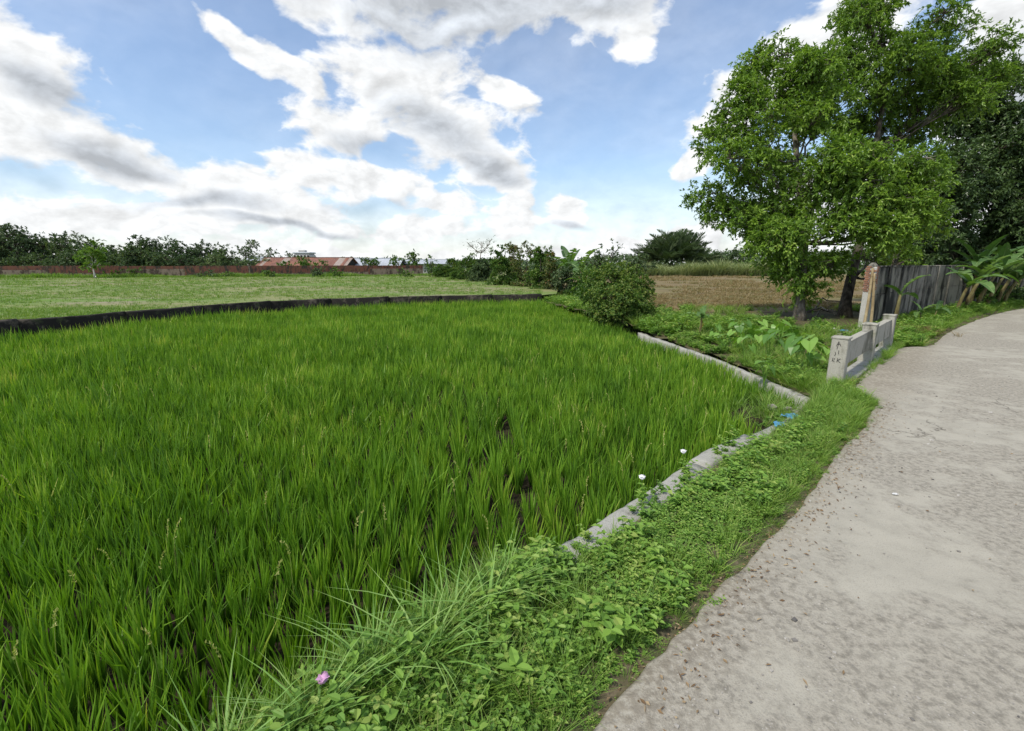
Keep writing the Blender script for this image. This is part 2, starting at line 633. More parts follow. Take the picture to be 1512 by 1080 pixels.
M['meadow'] = soil_mat('meadow_turf', (.12, .20, .035), (.21, .215, .09), (.25, .215, .15), .16, .75, .95, .04, .2, (.22, 1, 1))
M['ground'] = soil_mat('plain_ground', (.06, .10, .03), (.10, .12, .04), (.12, .11, .06), .05, .6)
M['conc'] = concrete_mat('weathered_concrete', (.36, .355, .325), (.12, .12, .10), .40, False, .4, 1.3)
M['parapet'] = concrete_mat('limewashed_concrete', (.40, .385, .335), (.15, .145, .115), .46, True, .45, 1.2)
M['black_wall'] = concrete_mat('blackened_concrete', (.10, .085, .07), (.020, .018, .016), .92, False, .35, .8)
M['panel'] = concrete_mat('stained_panel', (.25, .235, .20), (.022, .022, .02), .70, .28, .25, .36)
M['pillar'] = concrete_mat('pale_pillar', (.46, .45, .42), (.13, .13, .12), .32, True, .2)
M['brick'] = concrete_mat('old_red_brick', (.16, .07, .05), (.042, .036, .03), .60, .35, .6, .75)
M['bare_brick'] = soil_mat('bare_orange_brick', (.30, .15, .09), (.24, .12, .08), (.17, .12, .09), 3, 14, .9, .01)
M['plaster'] = concrete_mat('mouldy_plaster', (.23, .18, .14), (.06, .045, .035), .66, .5, .5, .4)
M['rust'] = soil_mat('rusty_sheet', (.23, .10, .07), (.17, .085, .07), (.30, .16, .11), .5, 2.5, .7, .01)
M['zinc'] = soil_mat('grey_roof_sheet', (.42, .45, .50), (.36, .39, .43), (.48, .50, .53), .3, 2, .5, .01)
M['pale_sheet'] = soil_mat('pale_skylight_sheet', (.36, .31, .28), (.30, .24, .20), (.26, .16, .12), .6, 3, .6, .01)
M['white_wall'] = soil_mat('white_painted_wall', (.44, .44, .43), (.38, .38, .37), (.32, .32, .31), .3, 1.5)
M['dark_open'] = soil_mat('dark_interior', (.02, .02, .02), (.03, .03, .03), (.015, .015, .015))
M['bamboo'] = bark_mat('dry_bamboo', (.24, .18, .10), (.40, .32, .19), 5)
M['blue_plastic'] = soil_mat('blue_plastic', (.06, .22, .42), (.09, .33, .50), (.05, .16, .32), 3, 20, .35, .003, .5)
M['white_plastic'] = soil_mat('white_plastic', (.72, .72, .70), (.62, .62, .62), (.5, .5, .48), 3, 20, .4, .003, .5)
M['petal'] = soil_mat('white_petal', (.82, .80, .80), (.86, .85, .84), (.78, .76, .78), 9, 30, .6, .002)
M['pink_petal'] = soil_mat('pink_petal', (.55, .30, .50), (.60, .36, .55), (.5, .27, .45), 9, 30, .6, .002)
M['litter'] = leaf_mat('dead_leaf', [(0, (.12, .07, .035)), (.5, (.24, .16, .085)), (1, (.38, .30, .19))], .15, (1, .9, .6), .8)
M['paint'] = soil_mat('faded_black_paint', (.03, .03, .032), (.05, .05, .05), (.10, .10, .095), 6, 40)
M['stone'] = soil_mat('rubble_stone', (.24, .22, .19), (.17, .155, .135), (.30, .285, .255), 4, 20)
M['pebble'] = leaf_mat('pebble', [(0, (.10, .095, .09)), (.6, (.30, .28, .25)), (1, (.46, .44, .41))], 0, (1, 1, 1), .9)


def road_material():
    m, t = new_mat('worn_concrete_road')
    pos = t.n('ShaderNodeNewGeometry').outputs['Position']
    big = t.noise(pos, .35, 4, .6)
    med = t.noise(pos, 2.6, 5, .62)
    fine = t.noise(pos, 16, 6, .7)
    grit = t.noise(pos, 85, 4, .7)
    vor = t.n('ShaderNodeTexVoronoi', {'Vector': pos, 'Scale': 42.0}, feature='F1')
    stone = t.mrange(vor.outputs['Distance'], .12, .34, 1.0, 0.0)
    worn = t.mrange(t.math('ADD', t.math('MULTIPLY', big, .75), t.math('MULTIPLY', med, .40)), .49, .61)
    # the slab by the verge was laid later: smoother and paler, with an edge of its own
    col = t.mix(t.mrange(med, .35, .65), (.375, .353, .30), (.33, .312, .265))
    rough_c = t.mix(t.mrange(fine, .40, .66), (.35, .325, .275), (.20, .185, .155))
    rough_c = t.mix(t.math('MULTIPLY', stone, t.mrange(t.noise(pos, 7, 3), .45, .6)), rough_c, t.mix(t.n('ShaderNodeSeparateColor', {0: vor.outputs['Color']}).outputs[0], (.13, .12, .11), (.48, .45, .41)))
    col = t.mix(worn, col, rough_c)
    col = t.mix(t.mrange(grit, .50, .72, 0, .6), col, (.19, .178, .155))
    # soil and leaf dust gathered along the verge (distance across the road from its edge)
    sx = t.n('ShaderNodeSeparateXYZ', {0: pos})
    across = t.math('SUBTRACT', t.math('MULTIPLY', t.math('SUBTRACT', sx.outputs[0], .5), .7071), t.math('MULTIPLY', t.math('SUBTRACT', sx.outputs[1], 2.13), .7071))
    dirt = t.math('MULTIPLY', t.mrange(t.math('ADD', across, t.math('MULTIPLY', t.math('SUBTRACT', med, .5), 1.4)), -.15, .5, 1, 0), t.mrange(fine, .36, .56))
    col = t.mix(t.math('MULTIPLY', dirt, .55), col, (.20, .17, .13))
    # hairline cracks
    cv = t.n('ShaderNodeTexVoronoi', {'Vector': t.vmath('ADD', pos, t.scale(t.noise(pos, 1.3, 5, .6, out=1), .9)), 'Scale': .42}, feature='DISTANCE_TO_EDGE')
    crack = t.mrange(cv.outputs['Distance'], .0, .007, 1, 0)
    crack = t.math('MULTIPLY', crack, t.mrange(t.noise(pos, .8, 2), .55, .64))
    col = t.mix(t.math('MULTIPLY', crack, .75), col, (.09, .08, .065))
    h = t.math('ADD', t.math('MULTIPLY', fine, t.math('ADD', .25, worn)), t.math('MULTIPLY', grit, .4))
    h = t.math('SUBTRACT', h, t.math('MULTIPLY', crack, .6))
    finish(t, col, .93, h, .012, .2, .9)
    return m


M['road'] = road_material()

# ------------------------------------------------------------------ the ground
PADDY_Z, MEADOW_Z, FALLOW_Z = -0.60, 0.42, 0.10


def struct(o):
    return tag(o, kind='structure')


gb = MB()
gb.add([[-2500, -300, -.8], [2500, -300, -.8], [2500, 4000, -.8], [-2500, 4000, -.8]], [[0, 1, 2], [0, 2, 3]])
struct(gb.build('ground', M['ground']))

BW_PX = [(0, 474), (60, 469.5), (120, 465), (200, 459), (300, 451), (430, 443), (520, 440), (600, 437.5), (690, 435.5), (778, 434.5), (800, 434.4)]
BW = np.array([[-19.0, 4.0], [-18.9, 11.0]] + [at(x, y, .5)[:2].tolist() for x, y in BW_PX])
RW = rd(np.array([-7.0, -2.5, -.6, 1.26, 3.0, 4.3, 5.6, 6.8]), np.array([-1.2, -1.2, -1.2, -1.2, -1.22, -1.22, -1.05, -.9]))[:, :2]
DW = np.array([at(1196, 588, -.25)[:2], at(1120, 556, -.25)[:2], at(1060, 531, -.25)[:2], at(1000, 511, -.25)[:2], at(945, 492, -.25)[:2], [4.3, 24.0]])
HEDGE = np.array([[3.6, 27.0], [2.6, 30.5], [1.9, 32.6]])
paddy = [tuple(p) for p in RW] + [tuple(rd(8.6, -1.35)[:2])] + [tuple(p) for p in DW] + [tuple(p) for p in HEDGE] + [tuple(p) for p in BW[::-1]] + [(-19, -4)]
struct(poly_sheet('paddy_soil', paddy, PADDY_Z, M['mud']))

# the meadow beyond the low black wall
meadow = [tuple(p) for p in BW] + [(3.2, 34.5), (6, 60), (-2, 84), (40, 130), (-60, 260), (-260, 260), (-260, 4)]


def grid_sheet(name, poly, step, zf, mat):
    poly = np.asarray(poly)
    x0, y0 = poly.min(0)
    x1, y1 = poly.max(0)
    nx, ny = int((x1 - x0) / step) + 2, int((y1 - y0) / step) + 2
    X, Y = np.meshgrid(x0 + np.arange(nx) * step, y0 + np.arange(ny) * step)
    Z = zf(X, Y)
    V = np.stack([X, Y, Z], -1).reshape(-1, 3)
    i, j = np.meshgrid(np.arange(nx - 1), np.arange(ny - 1))
    a = (j * nx + i).ravel()
    cx, cy = X[:-1, :-1].ravel() + step / 2, Y[:-1, :-1].ravel() + step / 2
    a = a[in_poly(cx, cy, poly)]
    F = np.concatenate([np.stack([a, a + 1, a + nx + 1], -1), np.stack([a, a + nx + 1, a + nx], -1)])
    used = np.unique(F)
    re = np.full(len(V), -1)
    re[used] = np.arange(len(used))
    return link(name, mesh(name, V[used], re[F], mat, smooth=True))


struct(poly_sheet('meadow', meadow, MEADOW_Z, M['meadow']))

# bank between the ditch wall, the road and the fallow field
bank = [tuple(rd(7.4, -.6)[:2]), tuple(rd(9.0, .1)[:2]), tuple(rd(16, .5)[:2]), tuple(rd(24, .6)[:2]), tuple(rd(34, .6)[:2]), tuple(rd(46, .6)[:2]), (40, 46), (24, 33), (17, 26), (9, 27.5), (8, 40), (6, 60), (3.2, 34.5), (1.9, 32.6), (2.6, 30.5), (3.6, 27), (4.5, 24)] + [tuple(p + [.25, 0]) for p in DW[-2::-1]]


def bank_z(x, y):
    x, y = np.asarray(x, float), np.asarray(y, float)
    s = (x - RO[0]) * E1[0] + (y - RO[1]) * E1[1]
    w_ = (x - RO[0]) * E2[0] + (y - RO[1]) * E2[1] - veer(s)
    near = np.clip((w_ + 1.6) / 1.4, 0, 1)
    z = -.38 + .16 * vnoise(x, y, 2.3, 1) + .05 * vnoise(x, y, .6, 2)
    z = z + .3 * np.clip((y - 17) / 7, 0, 1)
    z = z + (.0 - z) * np.clip((s - 15.5) / 4, 0, 1) * .8
    z = z + (.088 - z) * np.clip((y - 21.6) / 2.6, 0, 1) * np.clip((x - 5) / 2, 0, 1) * np.clip((-w_ - 2.5) / 1.5, 0, 1)
    return z * (1 - near) + near * -.035


struct(grid_sheet('bank', bank, .4, bank_z, M['bank_soil']))
fallow = [(7.4, 27.2), (8.2, 24.4), (12, 24.1), (17, 25.0), (24, 32), (40, 45), (140, 100), (140, 118), (2, 118), (6, 60)]
struct(poly_sheet('fallow_field', fallow, FALLOW_Z, M['fallow']))

# verge strip between retaining wall and road
sv = np.linspace(-7, 10.5, 90)
wv = np.linspace(0, 1, 9)
wl = np.interp(sv, [-7, 3, 5.6, 6.8, 10.5], [-1.12, -1.12, -1.0, -.95, -1.2])
VG = []
for k, f in enumerate(wv):
    ww = wl + (0.10 - wl) * f
    z = -.075 + .035 * f + .05 * np.sin(PI * f) * (vnoise(sv, np.full_like(sv, f * 2), .5, 3) + .2)
    VG.append(rd(sv, ww, z))
VG = np.stack(VG, 1).reshape(-1, 3)
i, j = np.meshgrid(np.arange(89), np.arange(8), indexing='ij')
a = (i * 9 + j).ravel()
Fv = np.concatenate([np.stack([a, a + 1, a + 10], -1), np.stack([a, a + 10, a + 9], -1)])
Fv = Fv[:, ::-1]
struct(link('verge', mesh('verge', VG, Fv, M['verge_soil'], smooth=True)))

# road: a strip with a ragged, broken edge and a real thickness
sr = np.concatenate([np.arange(-8, 12, .06), np.arange(12, 30, .2), np.arange(30, 70, .8)])
edge = .06 * (vnoise(sr, sr * 0, .55, 5) - .5) + .09 * (vnoise(sr, sr * 0, 1.7, 6) - .5) + .03 * (vnoise(sr, sr * 0, .15, 8) - .5)
edge = edge - .66 / (1 + np.exp(-(sr - 9.35) * 9)) / (1 + np.exp((sr - 17.2) * 4))
acr = np.concatenate([[0, .02, .1], np.linspace(.35, 5.4, 18)])
RV = []
for k, f in enumerate(acr):
    z = .012 * (vnoise(sr, sr * 0 + f, .8, 7) - .5) + (0 if k else -.01)
    RV.append(rd(sr, f + edge * math.exp(-f * 1.5), z))
RV.insert(0, rd(sr, edge - .005, -.16))
RV = np.stack(RV, 1)
na = RV.shape[1]
RV = RV.reshape(-1, 3)
i, j = np.meshgrid(np.arange(len(sr) - 1), np.arange(na - 1), indexing='ij')
a = (i * na + j).ravel()
Fr = np.concatenate([np.stack([a, a + na + 1, a + 1], -1), np.stack([a, a + na, a + na + 1], -1)])
Fr = Fr[:, ::-1]
# winding: face up
n0 = np.cross(RV[Fr[len(Fr) // 3][1]] - RV[Fr[len(Fr) // 3][0]], RV[Fr[len(Fr) // 3][2]] - RV[Fr[len(Fr) // 3][0]])
if n0[2] < 0:
    Fr = Fr[:, ::-1]
struct(link('road', mesh('road', RV, Fr, M['road'], smooth=True)))
rs = MB()
rs_pts = [rd(s, 5.35, -.05) for s in (-8, 16, 30, 45, 70)] + [rd(s, 60, -.05) for s in (70, 45, 30, 16, -8)]
struct(poly_sheet('far_verge', [p[:2] for p in rs_pts], -.05, M['bank_soil']))


# ------------------------------------------------------------------ walls
def wall_strip(name, P, zt, zb, th, mat, jit=.012, seg=.25, cap=0.02, parent=None, zvar=0.0):
    """a cast wall along polyline P with a slightly rounded, uneven top"""
    P = np.asarray(P, float)
    d = np.r_[0, np.cumsum(np.linalg.norm(np.diff(P, axis=0), axis=1))]
    n = max(2, int(d[-1] / seg))
    q = np.linspace(0, d[-1], n)
    x, y = np.interp(q, d, P[:, 0]), np.interp(q, d, P[:, 1])
    tx, ty = np.gradient(x), np.gradient(y)
    ll = np.hypot(tx, ty)
    nx, ny = ty / ll, -tx / ll
    prof = [(-.5, zb), (-.5, zt - cap * 1.4), (-.36, zt - .15 * cap), (0, zt), (.36, zt - .15 * cap), (.5, zt - cap * 1.4), (.5, zb)]
    V = []
    for o, z in prof:
        jo = RNG.normal(0, jit, n)
        jz = (RNG.normal(0, jit, n) if z > zb + .01 else 0) + (zvar * (vnoise(q, q * 0, 1.8, 3) - .5) if z > zb + .01 else 0)
        V.append(np.stack([x + nx * (o * th + jo), y + ny * (o * th + jo), np.full(n, z) + jz], -1))
    V = np.stack(V, 1)
    m_ = len(prof)
    i, j = np.meshgrid(np.arange(n - 1), np.arange(m_ - 1), indexing='ij')
    a = (i * m_ + j).ravel()
    F = np.concatenate([np.stack([a, a + m_ + 1, a + 1], -1), np.stack([a, a + m_, a + m_ + 1], -1)])
    e = (n - 1) * m_
    caps = [(0, k, k + 1) for k in range(1, m_ - 1)] + [(e, e + k + 1, e + k) for k in range(1, m_ - 1)]
    F = np.concatenate([F, np.array(caps)])
    return link(name, mesh(name, V.reshape(-1, 3), F[:, ::-1], mat, smooth=True), parent)


# retaining wall along the verge: cast lengths with open joints, one cracked off
root = empty('retaining_wall', (RW[3][0], RW[3][1], PADDY_Z))
tag(root, 'low grey concrete retaining wall between the rice and the roadside weeds', 'wall')


def rw_piece(s0, s1, zt, dz=0.0):
    ss = np.linspace(s0, s1, 8)
    ww = np.interp(ss, [-7, 3, 4.3, 5.6, 6.8, 8], [-1.2, -1.2, -1.22, -1.05, -.9, -.9])
    P = rd(ss, ww)[:, :2] - root.location.xy
    o = wall_strip('cast_length', P, zt - PADDY_Z, -.1, .30, M['conc'], .007, .12, .03, root, .03)
    return o


rw_piece(-7, -1.62, -.03)
rw_piece(-1.6, 1.38, -.02)
rw_piece(1.41, 3.92, -.035)
rw_piece(3.95, 5.4, .01)
rw_piece(5.43, 7.1, -.06)

root = empty('ditch_wall', (DW[0][0], DW[0][1], -.9))
tag(root, 'thin pale concrete wall along the weedy ditch, running away beside the rice', 'wall')
dwl = DW - DW[0]
for k0, k1 in ((0, 1), (1, 3), (3, 4)):
    P = dwl[k0:k1 + 1].copy()
    if k0:
        P[0] += (P[1] - P[0]) * .01
    wall_strip('cast_length', P, .65 + (0.0, .012, -.01)[k0 // 2 if k0 else 0], -.1, .22, M['conc'], .01, .2, .03, root, .03)

root = empty('paddy_wall', (BW[4][0], BW[4][1], -.7))
tag(root, 'long low black mouldy concrete wall curving between rice and meadow', 'wall')
cum = np.r_[0, np.cumsum(np.linalg.norm(np.diff(BW, axis=0), axis=1))]
L_ = cum[-1]
npc = 12
for k in range(npc):
    q = np.linspace(k * L_ / npc, (k + 1) * L_ / npc - .02, 8)
    P = np.stack([np.interp(q, cum, BW[:, 0]), np.interp(q, cum, BW[:, 1])], -1) - BW[4]
    wall_strip('cast_length', P, 1.2 + RNG.normal(0, .012), -.05, .24, M['black_wall'], .012, .4, .03, root, .05)

# ------------------------------------------------------------------ parapet of the small bridge
PS = [10.0, 13.25, 16.35]
pw = -.95
pr = empty('bridge_parapet', rd(PS[0], pw, -.1))
tag(pr, 'whitewashed concrete bridge parapet with three posts and two solid panels', 'parapet')
ang = PI / 4


def par(s, w_, z):
    return rd(s, w_, z) - np.array(pr.location)


posts = []
for k, s in enumerate(PS):
    mb = MB()
    mb.box(par(s, pw, .36), (.30, .30, 1.26), ang, bev=.02, jit=.003)
    po = mb.build('post', M['parapet'], pr)
    posts.append(po)
    mb = MB()
    mb.box(par(s, pw, .995), (.325, .325, .045), ang, bev=.012, jit=.003)
    mb.build('post_cap', M['parapet'], po)
for s0, s1 in ((PS[0], PS[1]), (PS[1], PS[2])):
    mb = MB()
    mb.box(par((s0 + s1) / 2, pw, .60), (s1 - s0 - .29, .13, .50), ang, bev=.015, jit=.003)
    pn = mb.build('panel', M['parapet'], pr)
    mb = MB()
    mb.box(par((s0 + s1) / 2, pw, .865), (s1 - s0 - .29, .16, .03), ang, bev=.01, jit=.002)
    mb.build('coping', M['parapet'], pn)
mb = MB()
mb.box(par(13.2, pw + .03, -.16), (6.9, .36, .42), ang, bev=.03, jit=.006)
mb.build('sill', M['conc'], pr)

# hand-painted marks on the first post, on the face towards the near verge
fc = rd(PS[0] - .152, pw, -.04)
ux = np.array([E2[0], E2[1], 0])
strokes = [  # (x, z) along the face, metres
    [(-.05, .86), (-.015, .97), (.03, .87)], [(-.035, .90), (.02, .915)], [(-.01, .965), (-.03, .80)],
    [(.005, .78), (.008, .70)], [(-.055, .74), (-.04, .69), (-.06, .66)],
    [(-.085, .53), (-.08, .61), (-.05, .605), (-.05, .575), (-.08, .565), (-.045, .525)],
    [(.0, .53), (.005, .615)], [(.055, .61), (.008, .57), (.06, .525)]]
for st in strokes:
    mb = MB()
    pts = [fc + ux * x + np.array([0, 0, z]) - np.array(pr.location) for x, z in st]
    mb.tube(pts, .0055, 5)
    mb.build('painted_mark', M['paint'], posts[0])

# ------------------------------------------------------------------ boundary wall on the right
bw0, bw1 = 20.9, 60.0
wr = empty('boundary_wall', rd(bw0, -2.35, 0))
tag(wr, 'tall dark stained concrete panel wall behind the banana plants', 'wall')


def bwp(s, z, dw=0.0):
    return rd(s, -2.35 + dw, z) - np.array(wr.location)


def wall_dir(s):
    a, b = rd(s - .1, -2.35), rd(s + .1, -2.35)
    return math.atan2(b[1] - a[1], b[0] - a[0])


ss = bw0 + .45
BAY = 2.1
k = 0
while ss < bw1:
    d = wall_dir(ss)
    mb = MB()
    mb.box(bwp(ss, 1.16), (.2, .22, 2.55), d, bev=.015, jit=.004)
    mb.build('column', M['panel'], wr)
    mid = ss + BAY / 2
    d = wall_dir(mid)
    for z0, z1 in ((-.1, 1.28), (1.295, 2.36)):
        mb = MB()
        mb.box(bwp(mid, (z0 + z1) / 2, RNG.normal(0, .006)), (BAY - .19, .10, z1 - z0), d, bev=.01, jit=.003)
        mb.build('wall_panel', M['panel'], wr)
    mb = MB()
    mb.box(bwp(mid, 2.395 + RNG.normal(0, .006)), (BAY - .19, .15, .065), d, bev=.012, jit=.004)
    mb.build('coping', M['panel'], wr)
    ss += BAY
    k += 1
# end pillar: pale render with bare brick showing near its top
mb = MB()
mb.box(bwp(bw0, 1.13), (.30, .34, 2.5), wall_dir(bw0), bev=.02, jit=.006)
ep = mb.build('end_pillar', M['pillar'], wr)
d = wall_dir(bw0)
ex = np.array([math.cos(d), math.sin(d), 0])
ey = np.array([-math.sin(d), math.cos(d), 0])
c0 = bwp(bw0, 0)
bt = MB().box((0, 0, 0), (.15, .055, .062), 0, bev=.006).arrays()
for r in range(13):
    for q in range(2):
        if RNG.random() < .12:
            continue
        off = -.09 + q * .17 + (.04 if r % 2 else 0)
        p = c0 - ex * .155 + ey * off + np.array([0, 0, 1.50 + r * .074])
        V = bt[0][:, [1, 0, 2]] * np.array([1, 1, 1])
        V = V + RNG.normal(0, .003, V.shape)
        b_ = MB().add(V @ rotz(d).T + p, bt[1][:, ::-1])
        b_.build('brick', M['bare_brick'], ep)
for r in range(12):
    for q in range(2):
        if RNG.random() < .15:
            continue
        off = -.07 + q * .16 + (.03 if r % 2 else 0)
        p = c0 - ey * .172 + ex * off * .8 + np.array([0, 0, 1.55 + r * .074])
        V = bt[0] * np.array([.85, .6, 1]) + RNG.normal(0, .003, bt[0].shape)
        MB().add(V @ rotz(d).T + p, bt[1]).build('brick', M['bare_brick'], ep)
mb = MB()
mb.tube([c0 + [0, 0, 2.36], c0 + [0, 0, 2.46], c0 + [0, 0, 2.55]], [.17, .15, .05], 8)
mb.build('rounded_cap', M['panel'], ep)

# two bamboo poles leaning on the pillar
pill = rd(bw0, -2.35)
for k, (dx, dy, ht, lean) in enumerate(((-.62, -.12, 2.35, .40), (-.40, -.30, 2.15, .22))):
    b0 = pill + ex * dx + ey * dy
    b0[2] = bank_z(b0[0], b0[1]) - .05
    top = pill - ex * .20 + ey * (dy * .4) + np.array([0, 0, ht])
    o = empty('bamboo_pole', b0)
    tag(o, ('thicker bamboo pole leaning on the wall end, the outer of two', 'shorter bamboo pole leaning close against the wall end pillar')[k], 'pole')
    mb = MB()
    pts = np.linspace(0, 1, 12)[:, None] * (top - b0)
    pts[:, 0] += .03 * np.sin(np.linspace(0, PI, 12))
    mb.tube(pts, np.linspace(.055, .04, 12), 8)
    pole = mb.build('culm', M['bamboo'], o, True)
    for q in range(1, 8):
        c = pts[0] + (pts[-1] - pts[0]) * q / 8
        c = c + [.03 * math.sin(PI * q / 8), 0, 0]
        u_ = unit(pts[-1] - pts[0])
        MB().tube([c - u_ * .012, c, c + u_ * .012], [.05, .058 - .001 * q, .05], 8).build('node_ring', M['bamboo'], pole, True)

# ------------------------------------------------------------------ far left: brick wall, sheds, tower
FB = np.array([at(-260, 411.5, MEADOW_Z)[:2], at(0, 410.5, MEADOW_Z)[:2], at(200, 409.5, MEADOW_Z)[:2], at(360, 408.8, MEADOW_Z)[:2], at(520, 407.8, MEADOW_Z)[:2], at(662, 406.8, MEADOW_Z)[:2]])
cum = np.r_[0, np.cumsum(np.linalg.norm(np.diff(FB, axis=0), axis=1))]
fr = empty('brick_wall', (FB[2][0], FB[2][1], MEADOW_Z))
tag(fr, 'long weathered red brick wall with plastered lower courses at the far meadow edge', 'wall')
bay = 9.6
nb = int(cum[-1] / bay)
for k in range(nb):
    q0, q1 = k * bay, (k + 1) * bay
    a_, b_ = [np.array([np.interp(q, cum, FB[:, 0]), np.interp(q, cum, FB[:, 1])]) - FB[2] for q in (q0, q1)]
    d = math.atan2(b_[1] - a_[1], b_[0] - a_[0])
    c = (a_ + b_) / 2
    hh = 1.80 + RNG.normal(0, .05)
    ln = np.linalg.norm(b_ - a_)
    low = RNG.uniform(.35, 1.35)
    MB().box((c[0], c[1], low / 2 - .1), (ln - .26, .232, low + .2), d).build('plastered_base', M['plaster'] if RNG.random() < .8 else M['brick'], fr)
    MB().box((c[0], c[1], (low + hh) / 2), (ln - .26, .22, hh - low), d).build('brick_panel', M['brick'], fr)
    MB().box((a_[0], a_[1], hh / 2), (.25, .25, hh + .02), d).build('pier', M['brick'] if RNG.random() < .8 else M['plaster'], fr)


def shed(name, label, px0, px1, y_ridge, y_eave, t, mats, wall_m, nsheet, depth=9.0, gable_open=True, skylight=0.0, y_base=400):
    """a long gabled shed seen on its long side, roof laid in sheets"""
    a_, b_ = att(px0, y_eave, t), att(px1, y_eave, t)
    rz = att(px0, y_ridge, t + depth / 2)[2]
    ez = a_[2]
    ln = b_[0] - a_[0]
    o = empty(name, (a_[0] + ln / 2, a_[1] + depth / 2, -.8))
    tag(o, label, 'shed', None)
    zb = 0.0
    ez, rz = ez + .8, rz + .8
    mb = MB()
    mb.box((0, -depth / 2 + .8, ez / 2 - .05), (ln - .8, .15, ez - .1))
    mb.build('long_wall', wall_m, o)
    MB().box((0, depth / 2 - .8, ez / 2 - .05), (ln - .8, .15, ez - .1)).build('long_wall', wall_m, o)
    for sx in (-1, 1):
        x = sx * (ln / 2 - .5)
        V = [[x, -depth / 2 + .8, 0], [x, depth / 2 - .8, 0], [x, depth / 2 - .8, ez - .15], [x, 0, rz - .3], [x, -depth / 2 + .8, ez - .15]]
        V = np.array(V + [[p[0] + .12 * sx, p[1], p[2]] for p in V])
        F = [(0, 1, 2), (0, 2, 3), (0, 3, 4), (5, 7, 6), (5, 8, 7), (5, 9, 8)]
        for k in range(5):
            n_ = (k + 1) % 5
            F += [(k, n_, n_ + 5), (k, n_ + 5, k + 5)]
        MB().add(V, F).build('gable', M['dark_open'] if (gable_open and sx > 0) else wall_m, o)
    sw = ln / nsheet
    for s in (-1, 1):
        for k in range(nsheet):
            x0 = -ln / 2 + k * sw
            nc = 6
            V = []
            for c_ in range(nc + 1):
                xx = x0 + sw * .99 * c_ / nc
                zz = .035 * (c_ % 2) + RNG.normal(0, .006)
                V += [[xx, s * depth / 2, ez + zz], [xx, 0, rz + zz], [xx, s * depth / 2, ez + zz - .02], [xx, 0, rz + zz - .02]]
            F = []
            for c_ in range(nc):
                q = c_ * 4
                F += [(q, q + 4, q + 5), (q, q + 5, q + 1), (q + 2, q + 7, q + 6), (q + 2, q + 3, q + 7)]
            m_ = mats[0] if RNG.random() > skylight else M['pale_sheet']
            MB().add(V, F).build('roof_sheet', m_, o)
    MB().box((0, 0, rz + .03), (ln, .5, .06)).build('ridge_cap', mats[0], o)
    return o


shed('rusty_shed', 'long shed with rusty red corrugated roof and pale skylight sheets', 376, 512, 380.5, 393, 96, [M['rust']], M['plaster'], 26, 9, True, .22)
shed('grey_shed', 'long shed with plain light grey corrugated roof beside the rusty one', 512, 590, 381.5, 393, 102, [M['zinc']], M['white_wall'], 14, 9)
shed('low_shed', 'low white-walled shed with bluish grey roof next to the hedge', 590, 668, 383.5, 390, 108, [M['zinc']], M['white_wall'], 14, 9, False)
shed('distant_shed', 'small white roofed shed half hidden under the trees behind rusty shed', 360, 392, 379, 385, 125, [M['zinc']], M['white_wall'], 7, 7, False)

tb = att(451, 393, 190)
tw = empty('tower_building', (tb[0], tb[1], -.8))
tag(tw, 'distant whitish upper storey of a blocky building with a grey roof parapet', 'building')
TW = 27 * 190 / 704
th = att(451, 375, 190)[2] + .8
MB().box((0, 0, th / 2), (TW, TW * .8, th), bev=.8).build('wall', M['white_wall'], tw)
rf = MB().box((0, 0, th + .25), (TW * .96, TW * .78, .6), bev=.2).build('roof', M['zinc'], tw)
MB().box((-.6, 0, th + .9), (TW * .35, 2, .9), bev=.1).build('roof_box', M['white_wall'], rf)
for k in range(5):
    for r in range(2):
        MB().box((-TW * .36 + k * TW * .18, -TW * .4 - .02, th - 1.1 - r * 1.9), (.75, .12, 1.0)).build('window', M['dark_open'], tw)


# ------------------------------------------------------------------ trees
def curve(a, b, sag, n=6, wob=.04):
    t = np.linspace(0, 1, n)[:, None]
    p = a + (b - a) * t
    ln = np.linalg.norm(b - a)
    p[:, 2] += sag * ln * np.sin(PI * t[:, 0])
    p[1:-1] += RNG.normal(0, wob * ln, (n - 2, 3))
    return p


